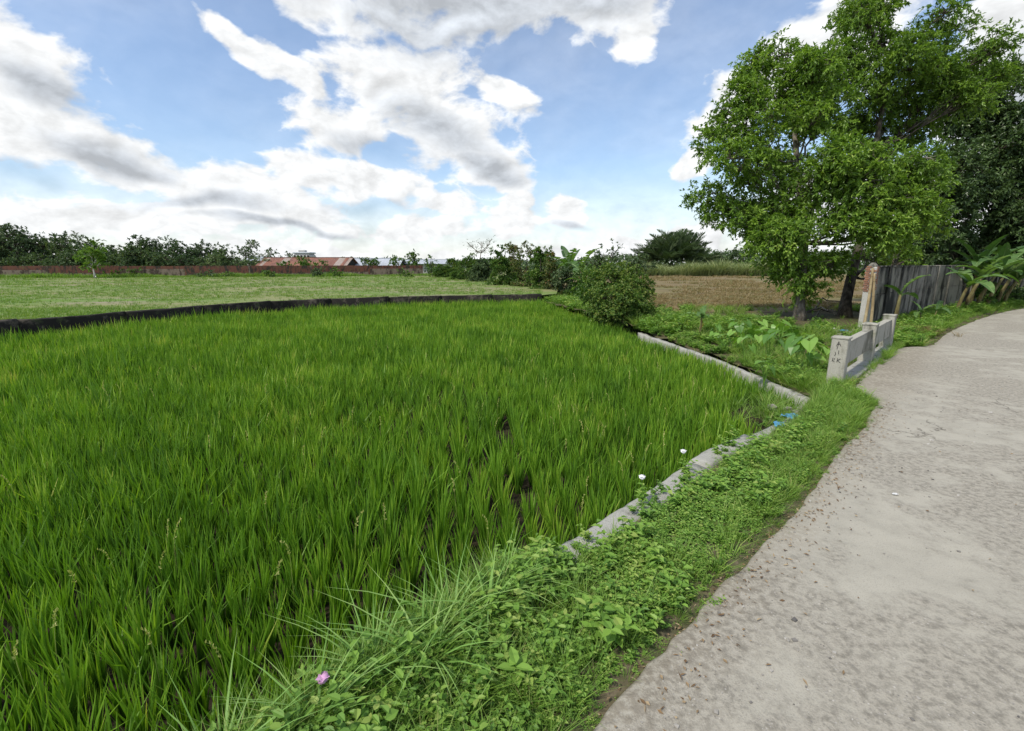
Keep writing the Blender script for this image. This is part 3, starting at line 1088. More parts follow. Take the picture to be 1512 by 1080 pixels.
def grow(name, label, base, trunk, r0, lobes, leaf, bark, L, W, per_m2, cat='tree', group=None, sub=34, rs=.36, up=.4, va=.16, sides=8, lobe_v=None, twig=.03, show_limb=True, trunk_sides=10):
    """a tree or bush: trunk with limbs to every lobe of its crown, small branches in each lobe, leaves on those.
    base, trunk and lobes are world points; lobes = (x, y, z, rx, rz)"""
    base = np.asarray(base, float)
    root = empty(name, base)
    tag(root, label, cat, group)
    wood, cr = MB(), MB()
    T = np.asarray(trunk, float)
    n = len(T)
    if n > 1:
        rad = r0 * (1 - .72 * np.linspace(0, 1, n))
        rad[0] *= 1.35
        wood.tube(T - base, rad, trunk_sides)
    for k, (x, y, z, rx, rz) in enumerate(lobes):
        C = np.array([x, y, z])
        dz = T[:, 2]
        cand = np.where(dz < z - .12 * rx)[0]
        a_ = T[cand[-1]] if len(cand) else T[0]
        frac = (cand[-1] / max(1, n - 1)) if len(cand) else 0
        limb = curve(a_, C, -.06, 7, .025)
        lr = max(twig * 1.2, r0 * (.62 - .40 * frac) * min(1, rx / 1.6))
        own = show_limb and (len(lobes) < 30 or k % 2 == 0)
        if own:
            wood.tube(limb - base, np.linspace(lr, twig * .8, 7), 6)
        ns = max(4, int(sub * (rx / 1.5) ** 1.3)) if sub > 0 else 6
        d = rand_dirs(ns, .15)
        rr = RNG.uniform(.2, 1.0, ns) ** .55 * np.where(RNG.random(ns) < .12, 1.3, 1.0)
        ctr = C + d * rr[:, None] * np.array([rx, rx, rz])
        nl_tot = int(per_m2 * PI * rx * rz)
        nl = max(3, nl_tot // ns)
        lv = (lobe_v[k] if lobe_v else 0) + RNG.normal(0, .05)
        for q in range(ns):
            st = limb[RNG.integers(3 if own else 5, 7)]
            if show_limb:
                pth = curve(st, ctr[q], .05, 3, .05)
                wood.tube(pth - base, np.linspace(twig * .8, twig * .25, 3), 3, cap=False)
            m_ = max(3, int(nl * RNG.uniform(.55, 1.45)))
            cs = rs * RNG.uniform(.7, 1.35)
            nt = max(2, m_ // 9)
            td = unit(RNG.normal(0, 1, (nt, 3)) * [1, 1, .7] + .6 * d[q] + [0, 0, .1])
            tl = cs * RNG.uniform(1.0, 2.3, nt)
            ti = RNG.integers(0, nt, m_)
            tq = RNG.uniform(.12, 1, m_) ** .75
            P = ctr[q] + td[ti] * (tl[ti] * tq)[:, None]
            P[:, 2] -= .28 * tl[ti] * tq ** 2
            D = unit(td[ti] * .8 + RNG.normal(0, .55, (m_, 3)) + [0, 0, -.22])
            N = unit(RNG.normal(0, .45, (m_, 3)) + [0, 0, 1] + .3 * d[q])
            V, F, A = leaves(P - base, D, N, L * RNG.uniform(.65, 1.25, m_), W * RNG.uniform(.7, 1.2, m_),
                             np.clip(.45 + lv + RNG.normal(0, .08) + RNG.normal(0, va, m_), 0, 1))
            cr.add(V, F, A)
    if wood.V:
        tag(wood.build('trunk', bark, root, True))
    c = cr.build('crown', leaf, root)
    c['kind'] = 'stuff'
    return root


def px_lobes(lst, t):
    out = []
    for q in lst:
        px, py, r = q[:3]
        dt = q[3] if len(q) > 3 else RNG.uniform(-1.2, 1.2)
        p = att(px, py, t + dt)
        rw_ = r * (t + dt) / F_PX
        out.append((p[0], p[1], p[2], rw_, rw_ * (q[4] if len(q) > 4 else .85)))
    return out


# tree A: bright green, short trunk by the fallow field
b = at(1180, 476, -.12)
tr = [b, att(1181, 452, 22), att(1183, 420, 22.1), att(1188, 360, 22.2), att(1182, 300, 22.4), att(1176, 240, 22.6), att(1172, 170, 22.8), att(1165, 110, 23)]
la = px_lobes([(1045, 292, 26, .5), (1062, 305, 30, 1), (1088, 318, 30, 0), (1062, 205, 32), (1085, 180, 34), (1078, 235, 30), (1105, 150, 36), (1118, 108, 34), (1150, 84, 30), (1122, 200, 45), (1115, 265, 42), (1125, 305, 38),
               (1165, 130, 46), (1160, 190, 50, 1.5), (1165, 255, 50, 1.5), (1155, 310, 45, .8), (1140, 352, 42, 0), (1165, 345, 46, -1.2), (1150, 384, 30, 0), (1180, 392, 34, -.6), (1195, 425, 17, -.3), (1215, 385, 40, .5), (1183, 430, 15, 0),
               (1215, 250, 50, -1.5), (1255, 235, 40, -2.2), (1290, 232, 40, -2.4), (1330, 250, 40, -2.0), (1362, 280, 28, -1.8), (1255, 285, 48, -2.4), (1305, 290, 48, -2.2), (1345, 315, 36, -1.8), (1225, 325, 46, -1.8), (1275, 345, 45, -1.6), (1320, 345, 40, -1.2), (1370, 330, 24, -1.2),
               (1205, 110, 42), (1200, 180, 46, -.5)], 22.2)


def split_lobes(lo, k=3, f=.62, j=.60):
    out = []
    for x, y, z, rx, rz in lo:
        if rx < 1.08:
            out.append((x, y, z, rx, rz))
            continue
        for _ in range(k):
            d_ = rand_dirs(1)[0] * j * RNG.uniform(.5, 1.1)
            g = f * RNG.uniform(.7, 1.2)
            out.append((x + d_[0] * rx, y + d_[1] * rx, z + d_[2] * rz, rx * g, rz * g))
    return out


la = split_lobes(la)
grow('broadleaf_tree', 'bright green leafy tree with short pale trunk beside the fallow field', b, tr, .24, la, M['treeA'], M['bark'], .18, .08, 720, sub=58, rs=.25,
     lobe_v=[.12 if q[1] < 20.9 else .02 for q in la])
# tree B: leaning dark trunk by the wall end
b = at(1247, 473, -.12)
tr = [b, att(1249, 445, 23), att(1258, 405, 23.2), att(1272, 350, 23.8), att(1282, 290, 24.4), att(1292, 220, 24.8), att(1305, 150, 25), att(1312, 80, 25)]
lb = px_lobes([(1250, 20, 34), (1275, 30, 40), (1300, 8, 34), (1245, 70, 42), (1290, 75, 44), (1330, 95, 44), (1240, 125, 46), (1290, 140, 48), (1340, 150, 46), (1250, 180, 46, 1.5), (1305, 200, 46, 1.5), (1350, 205, 46, 1.5),
               (1375, 60, 34), (1395, 20, 26), (1412, 40, 28), (1385, 110, 44), (1420, 95, 40), (1455, 75, 34), (1470, 110, 32), (1390, 165, 44), (1430, 150, 40), (1300, 370, 40, 1.5), (1335, 385, 30, 1.5), (1360, 250, 42, 2.5)], 24.6)
lb = split_lobes(lb)
grow('leaning_tree', 'tall airy tree with dark leaning trunk right beside the wall end', b, tr, .27, lb, M['treeA'], M['bark_dark'], .18, .075, 520, sub=52, rs=.26,
     lobe_v=[-.03] * len(lb))
# tree C: large dark crown behind the wall
b = np.array([35.3, 36.4, 0.0])
tr = [b, b + [0, 0, 2.5], b + [.1, 0, 5], b + [.3, .2, 8], b + [.6, .2, 11]]
lc = px_lobes([(1440, 140, 40), (1478, 130, 36), (1420, 190, 46), (1465, 185, 46), (1500, 200, 30), (1400, 240, 44), (1445, 245, 50), (1490, 240, 36), (1505, 285, 34), (1410, 300, 50), (1460, 300, 50), (1500, 330, 40), (1390, 345, 46), (1440, 355, 50), (1485, 365, 44),
               (1370, 375, 36), (1530, 240, 60), (1545, 330, 60), (1540, 150, 50), (1350, 380, 30, 2), (1520, 380, 50), (1420, 130, 36), (1480, 160, 40)], 34)
lc = split_lobes(lc)
grow('dark_tree', 'large dark green tree with dense crown rising behind the stained wall', b, tr, .32, lc, M['treeC'], M['bark_dark'], .28, .14, 285, sub=42, rs=.36)
for k, (px, t, lob, lab) in enumerate([(1395, 38, [(1390, 372, 34), (1360, 378, 26), (1330, 384, 26), (1420, 380, 30)], 'low dark tree filling the gap just above the stained wall'),
                                       (1530, 40, [(1495, 335, 36), (1520, 320, 40), (1500, 368, 36), (1540, 360, 44), (1470, 378, 30)], 'dark round tree beyond the bend of the road')]):
    p = att(px, 390, t)
    b = np.array([p[0], p[1], 0.0])
    grow('roadside_tree', lab, b, [b, b + [0, 0, 1.5], b + [.1, 0, 3]], .2, px_lobes(lob, t), M['treeC'], M['bark_dark'], .28, .13, 420, sub=30, rs=.40)

# big round bush beside the rice
b = at(918, 484, -.3)
lo = px_lobes([(900, 414, 22, 0), (922, 408, 20, .3), (942, 424, 20, 0), (888, 440, 24, -.3), (918, 438, 32, -.6), (942, 450, 19, 0), (900, 465, 22, -.5), (930, 468, 24, -.4), (950, 425, 8, .2), (884, 425, 11, .4), (952, 465, 11, 0), (886, 462, 10, .1)], 21.9)
grow('round_bush', 'big rounded yellow-green bush standing at the edge of the rice', b, [b, b + [.02, 0, .5], b + [0, 0, 1.0], b + [.05, 0, 1.6]], .07, lo, M['bush'], M['bark_dark'], .115, .06, 2300, 'bush', sub=80, rs=.19, twig=.010, va=.24, lobe_v=[.14] * len(lo))


# ------------------------------------------------------------------ bananas
def banana_leaf_mesh(L, W, arch, rag, fold=.35):
    """an arching blade with midrib and torn edges"""
    n = 13
    t = np.linspace(0, 1, n)
    x = L * (np.sin(t * arch) / arch if arch > .05 else t)
    z = L * ((np.cos(t * arch) - 1) / arch) if arch > .05 else t * 0
    w_ = W / 2 * np.clip(np.sin(PI * np.clip(t * .94 + .06, 0, 1)) ** .55, 0, 1)
    w_[-1] = .01
    mb = MB()
    for side in (-1, 1):
        for k in range(n - 1):
            torn = RNG.random() < rag
            drop = -abs(RNG.normal(0, .10)) * W if torn else 0
            a, b_ = np.array([x[k], 0, z[k]]), np.array([x[k + 1], 0, z[k + 1]])
            s1 = .86 if torn else 1.0
            e1 = np.array([x[k] + w_[k] * .12, side * w_[k] * s1, z[k] + w_[k] * fold + drop])
            e2 = np.array([x[k + 1] + w_[k + 1] * .12 - (.02 if torn else 0), side * w_[k + 1] * s1, z[k + 1] + w_[k + 1] * fold + drop])
            v = .45 + RNG.normal(0, .07)
            F = [(0, 1, 2), (0, 2, 3)]
            mb.add([a, b_, e2, e1], F if side < 0 else [(0, 2, 1), (0, 3, 2)], v)
    mb.tube(np.stack([x, x * 0, z - .004], -1), np.linspace(.022, .004, n), 5, .95)
    return mb.arrays()


BLM = [banana_leaf_mesh(1.0, .26 + .05 * (k % 3), .5 + .28 * k, (.15, .4, .7)[k % 3]) for k in range(6)]
BLO = [mesh('banana_leaf', V, F, M['banana'], np.clip(A + (-.3, .05, .3, -.15, .15, -.05)[k], 0, 1)) for k, (V, F, A) in enumerate(BLM)]
BLD = mesh('banana_leaf', BLM[5][0], BLM[5][1], M['banana_old'], BLM[5][2])


def banana(label, base, h, nl, L, group=None, lean=(0, 0), spread=.6, dead=0, arcs=(0, 6), phase=None, flat=None):
    base = np.asarray(base, float)
    o = empty('banana_plant', base)
    tag(o, label, 'plant', group)
    top = np.array([lean[0], lean[1], h])
    pts = np.array([[0, 0, -.05], top * .35 * np.array([.6, .6, 1]), top * .7 * np.array([.85, .85, 1]), top])
    MB().tube(pts, np.array([.10, .085, .07, .045]) * min(1.1, max(.3, h / 1.5)), 8).build('stem', M['banana_stem'], o, True)
    ph = RNG.uniform(0, 6) if phase is None else phase
    for k in range(nl + dead):
        me = BLD if k >= nl else BLO[RNG.integers(arcs[0], arcs[1])]
        lf = link('leaf', me, o)
        young = k / max(1, nl - 1)
        pitch = math.radians(78 - 58 * spread * (1 - young) - RNG.uniform(0, 14)) if k < nl else math.radians(-45)
        s = L * RNG.uniform(.75, 1.1) * (1 if k < nl else .6)
        lf.scale = (s, s, s)
        zz = top * (.90 + .08 * young) if k < nl else top * .8
        lf.location = tuple(zz)
        lf.rotation_euler = (RNG.normal(0, .25), -pitch, ph + k * 2.4 + RNG.normal(0, .3))
    return o


def on_bank(px, py, z0=-.1):
    p = at(px, py, z0)
    for _ in range(6):
        p = at(px, py, float(bank_z(p[0], p[1])))
    return p


banana('small banana plant with two upright leaves in front of the wall end', on_bank(1320, 482), 1.35, 3, 1.15, None, (.05, 0), .5, phase=.6)
banana('low banana shoot with broad bright leaves beside the dry grass heap', on_bank(1358, 480), .55, 4, .85, None, (-.05, 0), .9, phase=1.2)
banana('young banana shoot half way along the stained wall', on_bank(1378, 474), .5, 3, .8, None, (.1, 0), .8, phase=2.2)
gname = 'banana plants clumped against the stained wall'
lab = 'tall banana plant in the clump leaning out from the stained wall'
for px, py, h, nl, L, ln in [(1424, 458, 1.9, 6, 2.0, (.55, -.1)), (1440, 456, 2.2, 7, 2.2, (.8, -.15)), (1455, 455, 2.0, 7, 2.1, (.9, .1)), (1470, 452, 2.3, 7, 2.1, (.9, 0)), (1432, 454, 2.4, 7, 2.3, (.2, .2)), (1492, 447, 1.9, 7, 2.2, (.6, .1)), (1412, 462, 1.5, 6, 1.8, (.3, -.1)), (1480, 452, 1.7, 7, 2.2, (.3, -.3)), (1506, 446, 2.0, 7, 2.2, (.4, .1))]:
    banana(lab, on_bank(px, py), h, nl, L, gname, ln, .55, arcs=(0, 5))
p = on_bank(1033, 497)
banana('small banana sapling with a withered orange leaf among the taro', p, .75, 5, .75, None, (.03, 0), .75, dead=1, phase=.4)
p = at(838, 437, -.1)
banana('tall banana plant with broad raised leaves in the far hedge', p, 2.3, 9, 2.4, None, (.1, 0), .75, arcs=(0, 4), phase=.2)
p = at(850, 440, -.1)
banana('banana plant with one long leaf arched to the right in the hedge', p, 2.0, 6, 2.4, None, (.35, 0), .9, arcs=(2, 6), phase=-.2)
p = at(862, 447, -.2)
banana('low banana plant with drooping torn leaves at the hedge foot', p, 1.0, 6, 1.9, None, (.2, 0), 1.1, arcs=(3, 6), dead=1)


# ------------------------------------------------------------------ taro with heart-shaped leaves
def heart_mesh():
    pts = [(0, 0), (-.16, .10), (-.34, .26), (-.30, .40), (-.10, .46), (.15, .42), (.45, .28), (.70, .12), (.88, 0)]
    mb = MB()
    mid = [(-.0, 0), (.10, 0), (.3, 0), (.5, 0), (.7, 0), (.88, 0)]
    for s in (-1, 1):
        V = [[0, 0, 0], [.88, 0, -.12]] + [[x, s * y, .10 * y - .16 * max(0, x) ** 2 - .12 * max(0, -x) + RNG.normal(0, .012)] for x, y in pts[1:-1]]
        V[1][2] = -.14
        n = len(V)
        F = []
        ring = list(range(2, n)) + [1]
        for k in range(len(ring) - 1):
            F.append((0, ring[k], ring[k + 1]) if s < 0 else (0, ring[k + 1], ring[k]))
        mb.add(V, F, [.5 + RNG.normal(0, .05) for _ in V])
    mb.tube([[0, 0, .0], [.4, 0, -.02], [.85, 0, -.12]], [.014, .009, .003], 4, .95)
    return mb.arrays()


HM = [mesh('taro_leaf', *(lambda a: (a[0], a[1], M['taro'], np.clip(a[2] + dv, 0, 1)))(heart_mesh())) for dv in (-.35, -.15, .1, .3)]
taro_px = [(1058, 500, .8), (1088, 497, 1.0), (1092, 515, 1.0), (1120, 512, 1.1), (1115, 500, 1.0), (1140, 505, 1.1), (1150, 520, 1.2), (1135, 530, 1.1), (1165, 515, 1.1), (1180, 530, 1.2), (1190, 545, 1.2), (1178, 545, 1.1), (1066, 515, .8), (1128, 558, .7), (1205, 540, 1.0), (1100, 528, .9)]
for k, (px, py, s) in enumerate(taro_px):
    p = on_bank(px, py + 6)
    o = empty('taro_plant', p)
    tag(o, 'taro plant with large heart-shaped leaves on the weedy ditch bank', 'plant', 'taro plants on the ditch bank')
    nl = RNG.integers(4, 7)
    a0 = RNG.uniform(0, 6)
    for q in range(nl):
        a = a0 + q * 2 * PI / nl + RNG.normal(0, .3)
        hgt = s * RNG.uniform(.42, .80)
        rad = s * RNG.uniform(.15, .34)
        tip = np.array([rad * math.cos(a), rad * math.sin(a), hgt])
        lf = link('leaf', HM[RNG.integers(0, 4)], o, tip)
        sc = s * RNG.uniform(.24, .38)
        lf.scale = (sc, sc, sc)
        lf.rotation_euler = (RNG.normal(0, .2), math.radians(RNG.uniform(5, 60)), a + RNG.normal(0, .5))
        MB().tube([[0, 0, -.08], tip * [.35, .35, .6], tip], [.014, .011, .007], 5, .8).build('leaf_stalk', M['taro'], o)

# ------------------------------------------------------------------ hedge and mid-distance bushes
hedge = [  # px, base y, half width px, height px, depth-material, name, label
    (668, 410, 20, 22, 'bush', 'leafy bush with pale twigs at the meadow end of the hedge'),
    (690, 413, 18, 30, 'bush', 'grey-green bush under the bare branched tree'),
    (712, 416, 18, 26, 'far', 'low dark bush under the bare branched tree'),
    (738, 421, 17, 46, 'bush', 'upright green bush right of the bare branched tree'),
    (757, 425, 17, 56, 'red_bush', 'tall russet-tinged bush in the hedge'),
    (776, 432, 18, 62, 'red_bush', 'tallest russet bush standing where the black wall ends'),
    (796, 436, 18, 56, 'bush', 'bushy green shrub between the russet bush and the bananas'),
    (815, 438, 18, 52, 'red_bush', 'brownish shrub just left of the tall banana plant'),
    (835, 441, 18, 40, 'far', 'dark green shrub below the tall banana plant'),
    (858, 446, 18, 42, 'bush', 'tangled green shrub below the arched banana leaf'),
    (872, 452, 16, 44, 'bush', 'light green shrub beside the big rounded bush')]
for px, py, hw, hh, mk, lab in hedge:
    zb = MEADOW_Z if px < 745 else -.15
    hh *= 1.16 if px > 730 else 1.05
    p = at(px, py, zb)
    t = proj(p)[2]
    lst = []
    hw *= 1.2
    for q in range(12):
        fy = .03 + .85 * RNG.random() ** 1.3
        lst.append((px + RNG.uniform(-.8, .8) * hw * (1.15 - .6 * fy), py - fy * hh, hw * RNG.uniform(.32, .55), RNG.uniform(-.8, .8)))
    lst.append((px + RNG.uniform(-3, 3), py - hh * .97, hw * .25, 0))
    lo = px_lobes(lst, t)
    grow('hedge_shrub', lab, p, [p, p + [0, 0, hh * t / 704 * .3], p + [.1, 0, hh * t / 704 * .55], p + [.1, 0, hh * t / 704 * .8]], .06, lo, M[mk], M['bark_dark'], .21, .105, 540, 'shrub', sub=30, rs=.22, twig=.014, va=.22)

# bare branched tree above the hedge
p = at(709, 414, MEADOW_Z)
t = proj(p)[2]
lst = [(696, 364, 9, 0, .35), (712, 358, 9, 0, .35), (722, 362, 8, 0, .4), (702, 371, 9, 0, .35), (716, 370, 9, 0, .4), (726, 353, 6, 0, .5), (690, 358, 5, 0, .5)]
grow('sparse_tree', 'thin sparse tree with nearly bare spreading branches above the hedge', p, [p, att(709, 395, t), att(709, 382, t), att(710, 374, t)], .14, px_lobes(lst, t), M['far'], M['bark'], .22, .10, 46, 'tree', sub=22, rs=.3, twig=.035)

# trees beyond, middle
mid_trees = [(890, 396, 55, [(880, 385, 12), (893, 378, 12), (905, 372, 8), (912, 368, 6), (885, 392, 14), (870, 388, 10), (900, 390, 14)], 'dark tree with a plumed right-hand tip beyond the bananas'),
             (940, 398, 80, [(930, 392, 12), (945, 386, 12), (955, 392, 12), (925, 398, 10)], 'low dark tree at the foot of the palms'),
             (1090, 398, 112, [(1080, 388, 10), (1092, 380, 10), (1100, 386, 10), (1088, 372, 6), (1070, 392, 10)], 'distant tree with a pointed top behind the reeds'),
             (995, 398, 105, [(965, 396, 9), (980, 394, 10), (996, 393, 10), (1012, 394, 10), (1028, 395, 9)], 'low dark thicket under the palms behind the reeds'),
             (1055, 398, 115, [(1045, 388, 10), (1058, 384, 11), (1068, 390, 9), (1040, 393, 9)], 'flat-topped distant tree between the palms and reeds')]
for px, py, t, lst, lab in mid_trees:
    p = att(px, py, t)
    p[2] = 0.0
    lo = px_lobes(lst, t)
    grow('background_tree', lab, p, [p, p + [0, 0, 1.2], p + [.1, 0, 2.4]], .2, lo, M['far'], M['bark_dark'], .45 * t / 80, .24 * t / 80, 60 * 80 / t, sub=14, rs=.5, twig=.04)
# light green shrubs in front of far right trees
for k, (px, t) in enumerate([(1098, 104), (1112, 106)]):
    p = att(px, 400, t)
    p[2] = 0.1
    grow('background_shrub', ('pale green rounded shrub rising out of the reeds', 'wide pale green shrub behind the reeds next to the bright tree')[k], p, [p, p + [0, 0, .8], p + [0, 0, 1.6]], .1,
         px_lobes([(px, 391, 9), (px + 8, 394, 9), (px - 8, 395, 8), (px + 2, 398, 10)], t), M['bush'], M['bark_dark'], .4, .22, 60, 'shrub', sub=12, rs=.4, twig=.03)


# palms
def frond_mesh():
    mb = MB()
    n = 10
    t = np.linspace(0, 1, n)
    ax = np.stack([np.sin(t * 1.0), t * 0, np.cos(t * 1.0) - 1], -1)
    mb.tube(ax, np.linspace(.012, .003, n), 3, .6)
    ns = 26
    for s in (-1, 1):
        q = np.linspace(.2, 1, ns)
        P = np.stack([np.interp(q, t, ax[:, k]) for k in range(3)], -1)
        D = unit(np.stack([np.full(ns, 1.15), np.full(ns, s * 1.0), RNG.normal(-.15, .2, ns)], -1))
        V, F, A = leaves(P, D, np.tile([0, 0, 1.0], (ns, 1)), .27 * np.sin(PI * (q * .75 + .2)) + .05, .03, .5 + RNG.normal(0, .15, ns), 0, .1)
        mb.add(V, F, A)
    return mb.arrays()


FM = [mesh('palm_frond', *(lambda a: (a[0], a[1], M['palm'], a[2]))(frond_mesh())) for _ in range(3)]
for px, py, t, h, nf, L, lab in [(968, 402, 108, 2.0, 14, 5.5, None), (982, 402, 106, 2.6, 16, 6.0, None), (998, 402, 107, 3.0, 18, 6.2, None), (1014, 402, 108, 2.4, 16, 5.6, None), (1028, 402, 110, 1.6, 14, 5.0, None), (955, 402, 110, 1.2, 12, 4.6, None), (990, 402, 112, 3.2, 18, 5.8, None), (1006, 402, 113, 3.0, 18, 5.6, None), (974, 402, 113, 2.8, 16, 5.4, None)]:
    p = att(px, py, t)
    p[2] = 0.0
    o = empty('palm', p)
    tag(o, 'bushy dark feather palm in the clump behind the brown field', 'palm', 'palms behind the brown field')
    MB().tube([[0, 0, -.1], [.05, 0, h * .5], [0, 0, h]], [.25, .2, .16], 7).build('trunk', M['bark_dark'], o, True)
    for q in range(nf):
        f = link('frond', FM[RNG.integers(0, 3)], o, (0, 0, h))
        s = L * 1.25 * RNG.uniform(.8, 1.15)
        f.scale = (s, s, s)
        f.rotation_euler = (RNG.normal(0, .2), -math.radians(RNG.uniform(38, 92)), q * 2.4 + RNG.normal(0, .3))

# far left trees behind the brick wall
far_l = [(-40, 100, 90, 60), (5, 96, 60, 62), (38, 98, 40, 58), (-5, 93, 30, 40), (70, 100, 34, 50), (103, 98, 34, 52), (140, 102, 30, 44), (168, 98, 30, 36), (215, 96, 40, 50), (255, 98, 40, 42), (295, 97, 34, 40), (330, 99, 28, 38), (368, 105, 22, 46), (60, 92, 24, 26), (185, 92, 24, 24), (400, 118, 14, 34), (425, 110, 14, 30), (275, 93, 22, 22), (345, 94, 16, 20), (25, 92, 20, 28), (120, 93, 30, 32), (90, 92, 26, 28), (155, 93, 24, 26), (235, 92, 28, 28), (310, 93, 26, 26), (200, 94, 30, 34), (385, 100, 16, 24)]
FARLAB = {368: 'rounded tree standing tallest over the rusty shed end', 425: 'palm-like spiky crowned tree behind the rusty shed', 400: 'thin tree behind the ridge of the rusty shed'}
for px, t, hw, hh in far_l:
    p = att(px, 392, t)
    p[2] = .3
    lst = []
    nlb = 8 if hw > 20 else 5
    for q in range(nlb):
        fy = RNG.uniform(.1, .92)
        lst.append((px + RNG.uniform(-.8, .8) * hw * (1.1 - .55 * fy), 404 - fy * hh, hw * RNG.uniform(.30, .5), RNG.uniform(-2.5, 2.5), .8))
    lst.append((px + RNG.uniform(-.2, .2) * hw, 404 - hh * .93, hw * .28, 0, .9))
    lo = px_lobes(lst, t)
    hm = hh * t / F_PX
    grow('wall_side_tree', FARLAB.get(px, 'dark green broadleaf tree in the row behind the brick wall'), p, [p, p + [0, 0, hm * .25], p + [.1, 0, hm * .5], p + [.1, 0, hm * .7]], .25, lo, M['far'], M['bark_dark'],
         .46, .26, 50, group=None if px in FARLAB else 'trees behind the brick wall', sub=16, rs=.55, twig=.05, va=.18, lobe_v=[RNG.normal(0, .12) for _ in lo])
for k, px in enumerate([8, 30, 62, 98, 168, 200, 305, 335, 400, 470, 500, 600, 640]):
    p = at(px + RNG.uniform(-6, 6), 409.6, MEADOW_Z)
    t = proj(p)[2]
    hh = RNG.uniform(6, 13)
    grow('wall_shrub', 'low green shrub growing against the foot of the brick wall', p, [p, p + [0, 0, .4], p + [0, 0, .8]], .06,
         px_lobes([(px + RNG.uniform(-9, 9), 409 - RNG.uniform(.2, .9) * hh, RNG.uniform(3, 5.5), RNG.uniform(-.6, .3)) for _ in range(6)], t), M['bush'] if k % 3 else M['far'], M['bark_dark'], .34, .18, 80, 'shrub', 'shrubs along the brick wall', sub=10, rs=.3, twig=.02)
# pale sapling in front of the brick wall
p = at(141, 411, MEADOW_Z)
t = proj(p)[2]
grow('sapling', 'pale yellow-green sapling with slanting white trunk before the brick wall', p, [p, att(139, 403, t), att(137, 395, t), att(136, 380, t)], .14,
     px_lobes([(136, 368, 10, 0), (128, 378, 10, 0), (143, 382, 10, 0), (134, 390, 10, 0), (147, 392, 7, 0), (127, 393, 6, 0), (138, 376, 10, -.5)], t), M['meadow_grass'], M['pillar'], .5, .24, 60, sub=14, rs=.4, twig=.04)
# shrubs in front of the sheds
for px, t, hw, hh, lab in [(540, 88, 10, 22, 'dark round shrub poking above the brick wall before the grey shed'), (555, 88, 12, 26, 'larger round shrub above the brick wall before the grey shed'), (450, 90, 12, 22, 'shrub in front of the middle of the rusty roof'), (585, 90, 12, 24, 'light twiggy shrub at the low shed corner'), (612, 92, 14, 30, 'light leafy tree before the low shed'), (640, 94, 12, 26, 'thin leafy tree at the hedge end of the low shed'), (420, 86, 14, 12, 'low creeper heaped on the brick wall before the rusty shed'), (475, 86, 16, 11, 'wide creeper trailing over the brick wall')]:
    p = att(px, 400, t)
    p[2] = .42
    lst = [(px + RNG.uniform(-.6, .6) * hw, 403 - RNG.uniform(.25, .9) * hh, hw * RNG.uniform(.4, .6), RNG.uniform(-1, .6)) for _ in range(6)]
    grow('shed_shrub', lab, p, [p, p + [0, 0, .8], p + [0, 0, 1.6]], .1, px_lobes(lst, t), M['bush'] if hw > 11 else M['far'], M['bark_dark'], .42, .22, 55, 'shrub', sub=12, rs=.4, twig=.03)

# the far wood on the horizon, one mass
fm = MB()
N_ = 32000
px = RNG.uniform(-150, 1650, N_)
tt = RNG.uniform(170, 330, N_)
hgt = (3.6 + 1.6 * vnoise(px, tt * 0, 26, 4) + 1.6 * vnoise(px, tt * 0, 7, 5) + 5.0 * np.clip((px - 860) / 120, 0, 1)) * (tt / 250) * RNG.uniform(.05, 1, N_) ** .6
dx = (px - 756) / F_PX
P = np.stack([dx * tt, tt, hgt - .8], -1)
V, F, A = leaves(P, rand_dirs(N_), rand_dirs(N_, .8), RNG.uniform(.8, 1.7, N_), RNG.uniform(.6, 1.1, N_), np.clip(RNG.normal(.4, .18, N_), 0, 1))
fm.add(V, F, A)
tag(fm.build('distant_wood', M['far']), 'far dark wood along the horizon', 'wood', kind='stuff')


# ------------------------------------------------------------------ rice
def blade(mb, base, az_, h, lean, bend, wd, v, segs=4, twist=0.0):
    t = np.linspace(0, 1, segs)
    r = lean * h * t + bend * h * t ** 3
    z = h * t * (1 - .25 * abs(bend) * t ** 2)
    c, s = math.cos(az_), math.sin(az_)
    ctr = np.stack([base[0] + r * c, base[1] + r * s, base[2] + z], -1)
    ta = az_ + PI / 2 + twist
    sd = np.array([math.cos(ta), math.sin(ta), 0])
    ws = wd / 2 * np.array([1.0, 0.0] if segs == 2 else [.55, 1.0, .8, 0.0] if segs == 4 else ([.6, 1, 0] if segs == 3 else [.55, .95, 1, .75, .45, 0]))
    V = []
    for k in range(segs - 1):
        V += [ctr[k] - sd * ws[k], ctr[k] + sd * ws[k]]
    V.append(ctr[-1])
    F = []
    for k in range(segs - 2):
        q = 2 * k
        F += [(q, q + 1, q + 3), (q, q + 3, q + 2)]
    q = 2 * (segs - 2)
    F.append((q, q + 1, q + 2))
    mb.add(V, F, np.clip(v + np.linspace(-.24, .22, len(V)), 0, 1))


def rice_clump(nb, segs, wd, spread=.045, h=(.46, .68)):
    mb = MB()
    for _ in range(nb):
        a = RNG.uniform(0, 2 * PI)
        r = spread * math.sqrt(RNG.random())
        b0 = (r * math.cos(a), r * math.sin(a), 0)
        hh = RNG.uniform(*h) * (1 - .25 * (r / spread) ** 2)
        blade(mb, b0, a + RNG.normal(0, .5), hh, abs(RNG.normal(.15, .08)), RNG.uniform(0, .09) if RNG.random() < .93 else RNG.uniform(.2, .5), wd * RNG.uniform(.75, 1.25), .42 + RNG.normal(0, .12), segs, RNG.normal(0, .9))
    return mb.arrays()


